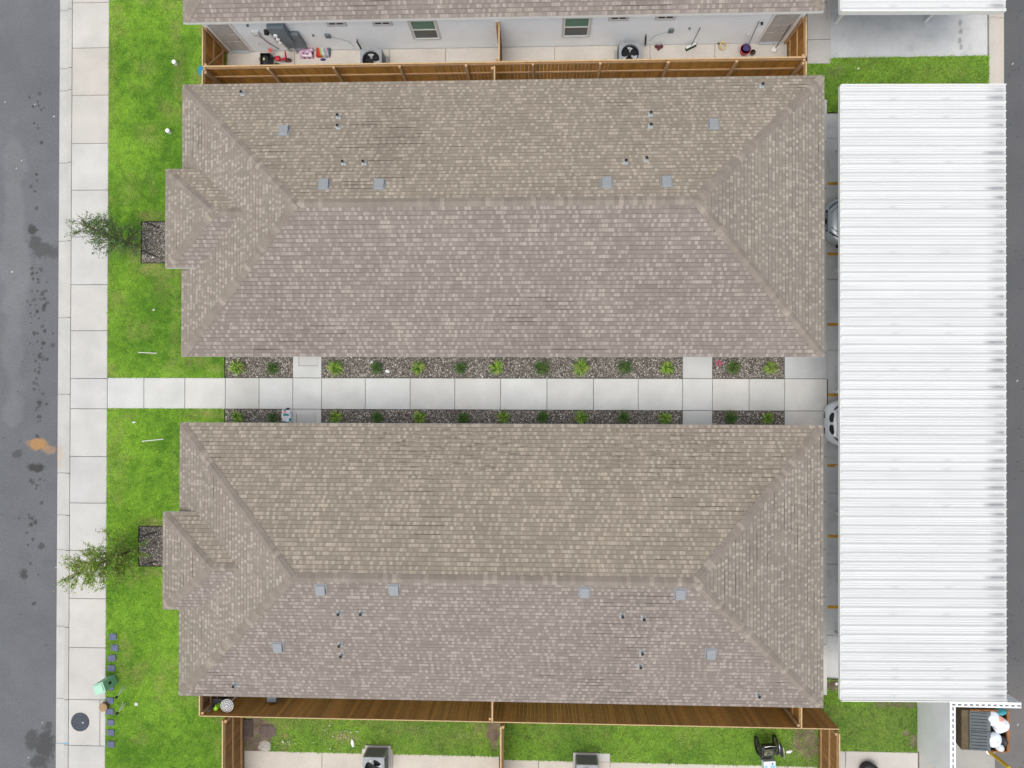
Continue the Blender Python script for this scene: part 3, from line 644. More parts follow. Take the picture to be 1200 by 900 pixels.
for q in [(398, 718), (424, 718), (399, 755), (401, 767), (729, 721), (754, 724), (752, 764), (750, 780), (276, 802), (888, 814)]: pipe_vent(*q, d2, r2)
# doors and windows that look onto the central path
for a in ((343+376.8)/2, (800+835)/2):
    x = PX(a, 0, 430); add_door(h1, x, d1[2]+OV, -1); add_door(h2, x, d2[3]-OV, 1)
for x in (-10.6, -5.2, -2.9, .6, 2.9, 8.2): add_window(h1, x, d1[2]+OV, -1, top='glass'); add_window(h2, x, d2[3]-OV, 1, top='glass')
add_window(h1, 6.0, b1[0]+OV, -1, w_=1.5, top='glass', axis='x'); add_window(h2, -6.2, b2[0]+OV, -1, w_=1.5, top='glass', axis='x')
for x in (-6, 4): add_window(h1, x, d1[3]-OV, 1, top='glass'); add_window(h2, x, d2[2]+OV, -1, top='glass')
add_door(h2, -11.6, d2[2]+OV, -1); add_door(h2, 8.5, d2[2]+OV, -1); add_door(h1, -11.6, d1[3]-OV, 1); add_door(h1, 8.5, d1[3]-OV, 1)
# white wall of the north house
add_door(h0, (PX(270, 0, 59)+PX(295, 0, 59))/2, YW0, -1, w_=PX(296, 0, 59)-PX(271.5, 0, 59)-.05); add_door(h0, (PX(888, 0, 47)+PX(922, 0, 46))/2-.1, YW0, -1)
for px in (498, 675): 
    xx, zz = PW(px, 36, YW0); add_window(h0, xx, YW0, -1, w_=.92, z0=.78, h=1.22)
for px, py in ((394, 27), (448, 26.5), (725, 20.5), (780, 19.5)):
    x, z = PW(px, py, YW0); z = min(z, 2.25); vb = MB(); vb.box(x-.36, x+.36, YW0-.05, YW0, z-.16, z+.12, mi=0)
    vb.box(x-.25, x-.03, YW0-.053, YW0-.05, z+.0, z+.09, mi=1); vb.box(x+.03, x+.25, YW0-.053, YW0-.05, z+.0, z+.09, mi=1)
    for k in range(3): vb.box(x-.30, x+.30, YW0-.058, YW0-.05, z-.13+.035*k, z-.11+.035*k, mi=0)
    vb.build('wall_vent', [M['vinyl'], M['dark']], h0)
def wallpt(px, py, off=.0): x, z = PW(px, py, YW0-off); return x, z
# meter cabinet
x, z = wallpt(322, 36, .2); cbn = MB(); xa_ = wallpt(312.5, 30, .12)[0]; xb_ = xa_+.62
cbn.box(xa_, xb_, YW0-.24, YW0, .95, 2.1); cbn.box(xa_+.25, xb_+.3, YW0-.17, YW0-.0, .45, 1.45); cab = cbn.build('meter_cabinet', M['cabinet'], h0, bevel=.01)
for k, (px, py) in enumerate(((323, 42), (326, 46.5), (328.5, 50.5))):
    mt = MB(); x, z = wallpt(px, py, .26); mt.tube([(x, YW0-.2, z), (x, YW0-.31, z)], [.085, .07], 14); mt.build('meter', M['white'], cab)
bm_ = MB(); x, z = wallpt(312.5, 39, .1); bm_.tube([(x, YW0, z), (x, YW0-.14, z)], [.11, .09], 16); bm_.build('round_meter', M['black'], h0)
cn = MB(); cn.tube([(x+.05, YW0-.04, z), (x+.3, YW0-.04, z-.5), (x+.42, YW0-.04, .3), (x+.9, YW0-.05, .25), (x+.9, YW0-.05, 0)], .022); x2, z2 = wallpt(337, 56)
cn.tube([(x2, YW0-.06, 1.0), (x2+.05, YW0-.06, .05)], .04); cn.tube([(x2+.3, YW0-.1, 1.0), (x2+.32, YW0-.1, -.03)], .05); cn.build('conduit', M['steel'], h0)
x, z = wallpt(300, 38); vv = MB(); vv.box(x-.13, x+.13, YW0-.07, YW0, z-.12, z+.12); vv.box(x-.09, x+.09, YW0-.10, YW0-.07, z-.1, z+.04); vv.build('dryer_hood', M['vinyl'], h0)
cc_ = MB(); cc_.tube([(x+.05, YW0-.05, z-.1), (x+.18, YW0-.04, z-.7), (x+.42, YW0-.05, .15)], .014); cc_.build('cable', mat('purple_cable', (.10, .03, .10), .5), h0)
for px, py, rr_ in ((367, 40.5, .045), (808, 32.5, .045), (303, 50, .02), (290, 29, .05), (877, 40, .025), (875, 31, .02)):
    x, z = wallpt(px, py); hb = MB(); hb.tube([(x, YW0, z), (x, YW0-.07, z)], [rr_, rr_*.8], 10); hb.build('hose_bib', M['cabinet'] if rr_ > .03 else M['vinyl'], h0)
x, z = wallpt(893, 27.5, .05); sw = MB(); sw.tube([(x, YW0, z), (x, YW0-.1, z-.02)], [.05, .04], 10); sw.build('porch_light', M['black'], h0)
x, z = wallpt(943, 18); 
for pts, bxp in (([(388, 42), (399, 44.5), (408, 47), (411, 50), (416, 57.5)], (384, 41)), ([(782, 36), (770, 39), (766, 42), (761, 50), (758, 53)], (786.5, 35))):
    dcb = MB(); x, z = wallpt(*bxp); dcb.box(x-.09, x+.09, YW0-.08, YW0, z-.10, z+.12); dd = dcb.build('disconnect_box', M['cabinet'], h0)
    wp = MB(); wp.tube([(wallpt(a, b)[0], YW0-.04, max(wallpt(a, b)[1], .35)) for a, b in pts]+[(wallpt(*pts[-1])[0]+(.15 if pts[0][0] < 500 else -.15), YW0-.25, .32)], .013); wp.build('conduit', M['steel'], dd)
# ================================================================ FENCES
FR = random.Random(8)
def fence(name, label, a, b, side, h=1.83, z0=-.02, group=None, posts=True, ptop=.03, rails=(.25, 1.0, 1.70), base=(.37, .175, .030), brace=False, cap=True, capw=.03):
    """boards from a to b; rails and posts on the side given by side (+1 = left of a->b)"""
    a, b = Vector((*a, 0)), Vector((*b, 0)); d = b-a; L_ = d.length; d.normalize(); n = Vector((-d.y, d.x, 0))*side
    t = thing(name, label, 'fence', tuple((a+b)/2), group); 
    def bx(mb, s0, s1, d0, d1, z_0, z_1, col):
        m = Matrix(((d.x, n.x, 0, a.x), (d.y, n.y, 0, a.y), (0, 0, 1, 0), (0, 0, 0, 1))); mb.box(s0, s1, d0, d1, z_0, z_1, col, m)
    mb = MB(); s = 0
    while s < L_-.02:
        e_ = min(s+.139, L_); k = FR.uniform(.78, 1.2); r_ = FR.uniform(-.04, .04)
        bx(mb, s, e_-.008, -.016+FR.uniform(-.002, .002), 0, z0, h+FR.uniform(-.012, .008), (base[0]*k*(1+r_), base[1]*k, base[2]*k*(1-r_))); s += .139
    mb.build('boards', M['wood'], t)
    for zr in rails:
        rb = MB(); s = 0
        while s < L_: e_ = min(s+2.44, L_); k = FR.uniform(.9, 1.12); bx(rb, s+.003, e_-.003, .001, .04, zr-.045, zr+.045, (.43*k, .265*k, .135*k)); s += 2.44
        rb.build('rail', M['wood'], t)
    if cap:
        cbm = MB(); bx(cbm, 0, L_, -.022, capw, h+.004, h+.02, (.47, .33, .18)); cbm.build('top_cap', M['wood'], t)
    if posts:
        nP = max(1, round(L_/2.44)); 
        for i in range(nP+1):
            s = min(max(.05, L_*i/nP), L_-.05); pb = MB(); k = FR.uniform(.9, 1.1); bx(pb, s-.045, s+.045, .041, .13, z0-.1, h-ptop, (.44*k, .28*k, .15*k)); pb.build('post', M['wood'], t)
    if brace:
        m = MB(); p0 = a+d*(.1)+n*.06; p1 = a+d*(L_-.1)+n*.06; m.tube([(p0.x, p0.y, .2), (p1.x, p1.y, 1.6)], .035, 4, (.42, .27, .14)); m.build('brace', M['wood'], t)
    return t
YF = 11.76; YF2 = -12.02
nh = 10.55
fence('wood_fence', 'long brown wood fence with rails between the upper white house and the brown roof', (-12.36, YF), (9.46, YF), -1)
fence('wood_fence', 'short brown side fence with diagonal brace beside the teal drum', (-12.36, YW0), (-12.36, YF+.03), 1, brace=True)
fence('wood_fence', 'short brown side fence beside the right hand door of the upper white house', (9.46, YF+.03), (9.46, YW0), 1)
fence('wood_fence', 'short fence end below the upper yard corner, nearest the teal drum', (-12.36, YF-.15), (-12.36, nh), 1)
fence('wood_fence', 'short fence end below the upper yard corner, nearest the concrete walk', (9.46, nh), (9.46, YF-.15), 1)
fence('wood_fence', 'short weathered divider fence standing between the two windows of the white house', (-1.46, YW0), (-1.46, YF+.05), -1, base=(.20, .125, .07), rails=(.4, 1.5))
fence('wood_fence', 'short light topped divider below the long upper fence', (-1.62, YF-.15), (-1.62, nh), -1)
fence('wood_fence', 'long plain brown fence along the top of the lower grass yard', (-12.36, YF2), (10.62, YF2), -1, base=(.36, .175, .045), ptop=.3, capw=.010)
fence('wood_fence', 'short dark side fence by the round white fan below the lower roof', (-12.36, -10.7), (-12.36, YF2+.03), 1, base=(.19, .09, .04))
fence('wood_fence', 'short side fence with diagonal brace at the right end of the lower roof', (9.30, YF2+.03), (9.30, -10.7), 1, brace=True)
fence('wood_fence', 'short divider meeting the long lower fence under the middle of the lower roof', (-1.64, -10.7), (-1.64, YF2+.03), -1)
fence('wood_fence', 'brown fence with two rails down the left end of the lower grass yard', (-11.50, YF2-.15), (-11.50, -18), 1, base=(.27, .14, .055))
fence('wood_fence', 'brown fence with two rails down the right end of the lower grass yard', (10.62, -18), (10.62, YF2-.15), 1, base=(.32, .17, .06))
fence('wood_fence', 'thin light topped divider splitting the lower grass yard in two', (-1.345, YF2-.15), (-1.345, -18), 1)

# ================================================================ CARPORTS
def carport(label, y0, y1, group):
    zl, zr = 2.92, 2.76; x0 = PX(985, zl, 450)+.01; x1 = PX(1179, zr, 450)
    t = thing('carport', label, 'carport', ((x0+x1)/2, (y0+y1)/2, 0), group)
    per = .305; n = round((y1-y0)/per); per = (y1-y0)/n
    prof = [(0, 0), (.028, .038), (.062, .038), (.09, 0), (.165, 0), (.173, .013), (.189, .013), (.197, 0), (.235, 0), (.241, .008), (.254, .008), (.260, 0)]
    ys = []; zs = []
    for i in range(n):
        for a, b in prof: ys.append(y0+i*per+a*per/.305); zs.append(b)
    ys.append(y1); zs.append(0); ys = np.array(ys); zs = np.array(zs)
    # extra columns so stains have somewhere to live
    xs = np.concatenate([[x0], np.arange(x0+.1, x1-.9, .12), np.arange(x1-.88, x1, .03), [x1]])
    X, Yg = np.meshgrid(xs, ys); Z = zl+(zr-zl)*(X-x0)/(x1-x0)+zs[:, None]
    c = np.ones((X.size, 3)); x = X.ravel(); y = Yg.ravel()
    fr = ((y-y0) % per)/per; pan = np.floor((y-y0)/per)
    low = np.tile(0, len(x))
    k = hsh(pan, pan*0, 5)
    stain = np.clip((x-(x1-.40-.45*k))/.35, 0, 1)*np.clip(1-(x-(x1-.12))/.10, .15, 1)*np.clip(1.3*np.exp(-((fr-(.40+.25*hsh(pan, pan*0, 9)))/.17)**2), 0, 1)*np.clip(.35+.9*hsh(pan, pan*0, 6), 0, 1)
    c = lerp(c, (.34, .35, .38), stain*.95)
    haze_ = np.clip((x-(x1-.75))/.4, 0, 1)*.34*fbm(x*2, y*5, 1, 4, 19)*np.clip(1-(x-(x1-.1))/.08, 0, 1); c = lerp(c, (.5, .5, .53), haze_)
    for xr in (PX(1050, 2.85), PX(1112, 2.8)):
        m1 = np.exp(-((x-(xr-.12*hsh(pan, pan*0, 12)))/.13)**2)*np.exp(-((fr-.5)/.12)**2)*(hsh(pan, pan*0, 14) > .72)*.40; c = lerp(c, (.45, .46, .48), m1)
    gr = np.exp(-((fr-.02)/.04)**2)*.62+np.exp(-((fr-.30)/.025)**2)*.50+np.exp(-((fr-.66)/.03)**2)*.16; c = lerp(c, (.55, .56, .56), gr)  # grime lines at the ribs, also painting in the rib shading
    sm = fbm(x*.5, y*6, 1, 4, 15); c = lerp(c, (.80, .82, .83), np.clip((sm-.5)*1.5, 0, .35))
    co = np.stack([x, y, Z.ravel()], 1).astype(np.float32); nx, ny = len(xs), len(ys)
    i = (np.arange(ny-1)[:, None]*nx+np.arange(nx-1)[None]).ravel(); q = np.stack([i, i+1, i+nx+1, i+nx], 1)
    co[:, 0] -= t.location.x; co[:, 1] -= t.location.y
    ro = rawmesh('roof', co, q, c, M['metalroof']); ro.parent = t
    fa = MB(); fa.box(x0-.02, x0-.002, y0, y1, zl-.16, zl+.012); 
    fa.add([(x0, y0-.03, zl-.2), (x1, y0-.03, zr-.2), (x1, y0-.03, zr+.05), (x0, y0-.03, zl+.05), (x0, y0-.004, zl-.2), (x1, y0-.004, zr-.2), (x1, y0-.004, zr+.05), (x0, y0-.004, zl+.05)], [(0, 1, 2, 3), (7, 6, 5, 4), (3, 2, 6, 7)])
    fa.add([(x0, y1+.03, zl-.2), (x1, y1+.03, zr-.2), (x1, y1+.03, zr+.05), (x0, y1+.03, zl+.05), (x0, y1+.004, zl-.2), (x1, y1+.004, zr-.2), (x1, y1+.004, zr+.05), (x0, y1+.004, zl+.05)], [(3, 2, 1, 0), (4, 5, 6, 7), (7, 6, 2, 3)])
    fa.build('fascia', M['trim'], t)
    yp = np.linspace(y0+1.2, y1-1.2, max(2, round((y1-y0)/5.4)+1))
    for xx, zz in ((x0+1.1, 2.65), (x1-1.1, 2.55)):
        bm = MB(); bm.box(xx-.06, xx+.06, y0+.05, y1-.05, zz-.05, zz+.13); bm.build('beam', M['trim'], t)
        for yy in yp: pb = MB(); pb.box(xx-.055, xx+.055, yy-.055, yy+.055, ZR, zz-.05); pb.build('post', M['trim'], t)
    return t
carport('long white ribbed metal carport covering the parking court on the right', PY(820, 2.9, 985), PY(100.5, 2.9, 985), 'white ribbed carports')
carport('white ribbed carport cut by the top edge above the bluish concrete parking', PY(13.3, 2.9, 988), 24.5, 'white ribbed carports')

# ================================================================ CARS
def loft_ring(hwid, zb, zt, zs, crown=.04):
    """half-section points from the sill over the top to the other sill"""
    return [(-hwid*.90, zb), (-hwid, zb+.12), (-hwid, (zb+zs)/2), (-hwid*.985, zs-.04), (-hwid*.93, zs+.0), (-hwid*.72, zt+(zs-zt)*.15), (-hwid*.4, zt+crown*.6), (0, zt+crown), (hwid*.4, zt+crown*.6), (hwid*.72, zt+(zs-zt)*.15), (hwid*.93, zs), (hwid*.985, zs-.04), (hwid, (zb+zs)/2), (hwid, zb+.12), (hwid*.90, zb)]
def car(label, X, Yc, paint, kind):
    t = thing('parked_car', label, 'car', (X, Yc, ZR), 'cars parked under the carport', world=False)
    # stations from the nose backwards: x, half width, bottom, hood/deck height, shoulder height
    if kind == 'round': st = [(.00, .30, .30, .52, .46), (.03, .46, .24, .62, .55), (.10, .62, .20, .70, .62), (.22, .74, .18, .76, .68), (.40, .84, .18, .82, .74), (.65, .89, .18, .88, .80), (1.1, .90, .18, .96, .88), (1.6, .90, .2, 1.02, .93), (2.6, .90, .2, 1.02, .94), (3.5, .90, .2, 1.05, .96), (4.0, .87, .22, 1.06, .96), (4.3, .78, .28, .98, .90), (4.4, .62, .34, .86, .8)]
    else: st = [(.00, .42, .30, .50, .44), (.03, .56, .22, .60, .53), (.09, .66, .19, .68, .60), (.20, .76, .17, .735, .67), (.36, .86, .17, .78, .72), (.65, .90, .17, .84, .78), (1.1, .91, .17, .92, .85), (1.6, .91, .18, .98, .90), (2.7, .91, .18, .98, .92), (3.7, .91, .2, 1.02, .95), (4.3, .88, .22, 1.02, .95), (4.6, .80, .26, .95, .88), (4.7, .62, .32, .82, .78)]
    b = MB(); vs = []; rg = [loft_ring(s[1], s[2], s[3], s[4], .05 if s[0] > .3 else .02) for s in st]; m = len(rg[0])
    for s, r in zip(st, rg): vs += [(s[0], y, z) for y, z in r]
    fs = [(i*m+k, i*m+k+1, (i+1)*m+k+1, (i+1)*m+k) for i in range(len(st)-1) for k in range(m-1)]+[tuple(range(m-1, -1, -1)), tuple((len(st)-1)*m+k for k in range(m))]
    b.add(vs, fs); body = b.build('body', paint, t, smooth=True); sb_ = body.modifiers.new('s', 'SUBSURF'); sb_.levels = 2; sb_.render_levels = 2
    # cabin
    L_ = st[-1][0]; cst = [(1.45, .76, .93, .96), (2.15, .66, .93, 1.40), (2.9, .65, .93, 1.44), (3.5, .62, .93, 1.38), (L_-.45, .68, .95, 1.0)]
    g = MB(); vs = []
    for x, hw_, zb, zt in cst: vs += [(x, -hw_-.10*(zt > 1.1), zb), (x, -hw_, zb+(zt-zb)*.85), (x, -hw_*.7, zt), (x, hw_*.7, zt), (x, hw_, zb+(zt-zb)*.85), (x, hw_+.10*(zt > 1.1), zb)]
    g.add(vs, [(i*6+k, i*6+k+1, (i+1)*6+k+1, (i+1)*6+k) for i in range(len(cst)-1) for k in range(5)]); g.build('glasshouse', M['carglass'], t)
    rf = MB(); vs = []
    for x, hw_, zb, zt in ((2.12, .5, 0, 1.402), (2.9, .5, 0, 1.446), (3.52, .47, 0, 1.385)): vs += [(x, -hw_, zt-.02), (x, 0, zt+.02), (x, hw_, zt-.02)]
    rf.add(vs, [(0, 1, 4, 3), (1, 2, 5, 4), (3, 4, 7, 6), (4, 5, 8, 7)]); rf.build('roof_panel', paint, t, smooth=True)
    for x in (.85, L_-.95):
        for sy in (-1, 1):
            wh = MB(); wh.tube([(x, sy*.72, .32), (x, sy*.92, .32)], [.32, .32], 24); wo_ = wh.build('wheel', M['tyre'], t); rm = MB(); rm.tube([(x, sy*.921, .32), (x, sy*.93, .32)], [.21, .19], 16); rm.build('rim', M['chrome'], wo_)
    def patch(nm, pts, mtl, lift=.012, n=None):
        q = MB(); q.add([(a, c_, d_+lift) for a, c_, d_ in pts], [tuple(range(len(pts)))]); return q.build(nm, mtl, t)
    def strip(nm, pts, wv, mtl, dz=.02):
        """raised ribbon following the bonnet or bumper"""
        q = MB(); vs = []
        for (x, y, z, wd) in pts: vs += [(x-wd/2, y, z), (x+wd/2, y, z+dz), ]
        n = len(pts); vs2 = [(a, b_, c_-.05) for a, b_, c_ in vs]
        q.add(vs+vs2, [(2*i, 2*i+1, 2*i+3, 2*i+2) for i in range(n-1)]+[(2*n+2*i, 2*n+2*i+2, 2*i+2, 2*i) for i in range(n-1)]+[(2*n+2*i+1, 2*i+1, 2*i+3, 2*n+2*i+3) for i in range(n-1)]); return q.build(nm, mtl, t)
    import bisect
    def surf(x, y):
        # height of the bonnet skin near (x, y)
        i = max(1, min(len(st)-1, bisect.bisect([s[0] for s in st], x))); a_, b_ = st[i-1], st[i]; u = (x-a_[0])/(b_[0]-a_[0]); hw_ = a_[1]+(b_[1]-a_[1])*u; zt = a_[3]+(b_[3]-a_[3])*u; zs = a_[4]+(b_[4]-a_[4])*u
        k = abs(y)/hw_; cr = .03; 
        if k < .4: return zt+cr*(1-k)
        if k < .72: return zt+cr*.6+(zs-zt)*.15*(k-.4)/.32-.02*(k-.4)/.32
        if k < .93: return zt+(zs-zt)*.15+(zs-zt)*.85*(k-.72)/.21
        return zs-.04*(k-.93)/.06
    def rib(nm, cl, wd, mtl, lift=.012):
        q = MB(); vs = []
        for i, (x, y) in enumerate(cl):
            a_ = cl[max(0, i-1)]; c_ = cl[min(len(cl)-1, i+1)]; dx, dy = c_[0]-a_[0], c_[1]-a_[1]; l_ = math.hypot(dx, dy); nx, ny = -dy/l_, dx/l_; w2 = (wd[i] if isinstance(wd, list) else wd)/2
            for sg in (-1, 1): xx, yy = x+nx*w2*sg, y+ny*w2*sg; vs.append((xx, yy, surf(max(xx, .0), yy)+lift))
        q.add(vs, [(2*i, 2*i+1, 2*i+3, 2*i+2) for i in range(len(cl)-1)]); return q.build(nm, mtl, t)
    if kind == 'kidney':
        for sy in (-1, 1):
            rib('grille', [(.12, sy*.05), (.115, sy*.16), (.13, sy*.28), (.165, sy*.40)], [.09, .13, .13, .07], M['dark'])
            rib('headlight', [(.20, sy*.50), (.30, sy*.60), (.44, sy*.70), (.62, sy*.78)], [.04, .075, .07, .03], M['acdark'])
            rib('bonnet_seam', [(.30, sy*.42), (.55, sy*.56), (.95, sy*.66), (1.5, sy*.72)], .018, M['dark'], .006)
            bl = MB(); bl.tube([(.025, sy*.18, .36), (.05, sy*.40, .36), (.17, sy*.62, .38)], [.05, .055, .03], 8); bl.build('air_intake', M['dark'], t)
        em = MB(); em.cyl(.33, 0, surf(.33, 0)+.0, surf(.33, 0)+.016, .04, 16); em.build('badge', M['steel'], t)
    else:
        for sy in (-1, 1):
            rib('headlight', [(.14, sy*.48), (.28, sy*.58), (.46, sy*.68), (.70, sy*.76)], [.05, .10, .10, .04], M['lamp'])
            rib('headlight_trim', [(.10, sy*.42), (.22, sy*.55), (.40, sy*.66), (.62, sy*.745)], [.03, .04, .035, .02], M['dark'], .016)
            rib('bonnet_seam', [(.17, sy*.26), (.30, sy*.42), (.55, sy*.56), (.95, sy*.66), (1.5, sy*.72)], .022, M['dark'], .006)
        rib('grille', [(.055, -.40), (.035, -.2), (.03, 0), (.035, .2), (.055, .40)], .05, M['dark'], .004)
        bl = MB(); bl.tube([(-.01, -.42, .33), (-.03, 0, .33), (-.01, .42, .33)], [.03, .06, .03], 8); bl.build('bumper_intake', M['dark'], t)
    for sy in (-1, 1):
        mr = MB(); mr.blob(1.62, sy*1.0, 1.0, .07, .11, .07); mr.build('side_mirror', paint, t, smooth=True)
    return t
c1 = P(966.5, 259, .45); c2 = P(968.8, 496, .45)
car('silver rounded car nosing out from under the carport beside the upper roof', c1[0], c1[1], M['carsilver'], 'round')
car('white car with twin dark grilles nosing out from the carport by the path end', c2[0], c2[1], M['carwhite'], 'kidney')

# ================================================================ PLANTS
PR = random.Random(17)
def strap_plant(x, y, r, bright, name, label, group, sd):
    rr = random.Random(sd); t = thing(name, label, 'plant', (x, y, -.02), group); mb = MB(); n = 95 if bright else 170
    for i in range(n):
        a = rr.uniform(0, 6.283); l = r*rr.uniform(.55, 1.08)*(1 if bright else .92); wd = (.022 if bright else .010)*rr.uniform(.7, 1.25); lift = rr.uniform(.18, .42)*(1 if bright else .85)
        if bright: g = rr.choice([(.15, .28, .025), (.20, .35, .035), (.09, .20, .02), (.06, .14, .015), (.28, .38, .07), (.22, .24, .07)])
        else: g = rr.choice([(.035, .085, .018), (.05, .12, .02), (.025, .06, .015), (.09, .16, .025), (.12, .17, .04)])
        d = Vector((math.cos(a), math.sin(a), 0)); p = Vector((-d.y, d.x, 0)); prev = None; o = Vector((x+rr.uniform(-.07, .07)*r/.3, y+rr.uniform(-.07, .07)*r/.3, -.02)); segs = 4; vs = []
        for k in range(segs+1):
            u = k/segs; q = o+d*l*u**1.15+Vector((0, 0, lift*math.sin(min(1, u*1.25)*math.pi*.62)*(1-.35*u)))
            ww = wd*(1-u**2.2)*(.6+.4*min(1, u*4)); vs += [q-p*ww, q+p*ww]
        mb.add(vs, [(2*k, 2*k+1, 2*k+3, 2*k+2) for k in range(segs)], g)
    mb.build('leaves', M['leaf'], t)
    if bright:
        s_ = MB(); s_.tube([(x, y, -.03), (x+.03, y, .22)], [.03, .01], 6, (.10, .2, .03)); s_.build('stem', M['leaf'], t)
    return t
ords = ['first', 'second', 'third', 'fourth', 'fifth', 'sixth', 'seventh']
for row, py, L_, where in ((0, 431, [(279, 1), (320, 0), (394, 1), (442, 0), (490, 1), (540, 0), (582, 1), (635, 0), (681, 1), (732, 0), (781, 1), (859, 0), (903, 1)], 'upper'), (1, 489.5, [(279, 1), (320, 0), (394, 1), (442, 0), (492, 1), (543, 0), (590, 1), (636, 0), (681, 1), (731, 0), (779, 1), (856, 0), (899, 1)], 'lower')):
    k = [0, 0]
    for j, (px, br) in enumerate(L_):
        x, y = P(px, py+PR.uniform(-.7, .7), .1); rr = (.34 if br else .35)*PR.uniform(.9, 1.12)
        if row: rr *= .84
        kind = 'bright strappy lily' if br else 'dark grassy clump'
        strap_plant(x, y, rr, br, 'lily_plant' if br else 'grass_clump', f'{kind} in the {where} gravel strip, {ords[k[br]]} {"lily" if br else "clump"} from the street', ('bright lilies' if br else 'dark grassy clumps')+' in the gravel strips', 100+row*20+j); k[br] += 1
def tree(label, base, hgt, lean, spread, n, cols, sd, density, leaf=.05):
    rr = random.Random(sd); x, y = base; t = thing('small_tree', label, 'tree', (x, y, 0)); tk = MB(); tips = []
    top = Vector((x+lean[0], y+lean[1], hgt)); b0 = Vector((x, y, 0)); fork = b0.lerp(top, .22)
    tk.tube([b0-Vector((0, 0, .05)), b0.lerp(top, .1), fork, b0.lerp(top, .5), b0.lerp(top, .8), top], [.045, .036, .03, .022, .012, .004], 8)
    for i in range(n):
        u = rr.uniform(.05, .92); s0 = b0.lerp(top, u); a = rr.uniform(0, 6.283); out = spread*(1.08-.62*u)*rr.uniform(.45, 1.15); up = rr.uniform(.2, .95)*(1.15-u*.55)
        e1 = s0+Vector((math.cos(a)*out, math.sin(a)*out, up*hgt*.24)); mid = s0.lerp(e1, .5)+Vector((rr.uniform(-.05, .05), rr.uniform(-.05, .05), .06))
        tk.tube([s0, mid, e1], [.014, .009, .003], 5); tips.append((s0, mid, e1))
        for j in range(rr.randint(2, 4)):
            v = rr.uniform(.35, .95); q = s0.lerp(e1, v); a2 = a+rr.uniform(-1.2, 1.2); ln = rr.uniform(.12, .34); e2 = q+Vector((math.cos(a2)*ln, math.sin(a2)*ln, rr.uniform(.02, .25))); tk.tube([q, e2], [.006, .002], 4); tips.append((q, q.lerp(e2, .5), e2))
    tk.build('trunk', M['bark'], t); lf = MB()
    for s0, mid, e1 in tips:
        ln = (e1-s0).length
        for i in range(int(ln*density)+3):
            u = rr.uniform(.12, 1.05); q = s0.lerp(mid, u*2) if u < .5 else mid.lerp(e1, (u-.5)*2); q = q+Vector([rr.gauss(0, .035) for _ in range(3)])
            d = Vector([rr.gauss(0, 1) for _ in range(3)]).normalized(); p = d.cross(Vector((rr.gauss(0, 1), rr.gauss(0, 1), rr.gauss(0, 1)))).normalized(); s_ = leaf*rr.uniform(.6, 1.3)
            lf.add([q-d*s_*.5, q+p*s_*.27, q+d*s_*.55, q-p*s_*.27], [(0, 1, 2, 3)], rr.choice(cols))
    lf.build('crown', M['leaf'], t)
tree('small sparse dark leaved tree beside the upper gravel square', P(160, 288), 3.35, (.0, .05), .98, 80, [(.07, .14, .05), (.09, .18, .05), (.055, .10, .05), (.13, .22, .06), (.17, .27, .09)], 3, 44, .060)
tree('small yellow green tree beside the lower gravel square', P(158, 644), 3.65, (-.02, -.02), 1.08, 110, [(.17, .29, .03), (.25, .38, .05), (.10, .20, .025), (.36, .46, .09), (.20, .33, .03)], 8, 50, .060)
# stakes lying across the gravel squares
for i, (a, b, lb) in enumerate([((170.5, 260), (187, 268), 'black rod across the top of the upper gravel square'), ((167, 294), (186, 301.5), 'black rod across the bottom of the upper gravel square'), ((167, 628), (184.5, 623), 'black rod across the top of the lower gravel square'), ((171, 661.5), (185, 657.5), 'black rod across the bottom of the lower gravel square')]):
    p, q = P(*a), P(*b); o = MB().tube([(*p, .05), ((p[0]+q[0])/2, (p[1]+q[1])/2, .06), (*q, .03)], .024, 8).build('black_rod', M['black']); tag(o, lb, 'rod', 'black rods on the gravel squares')

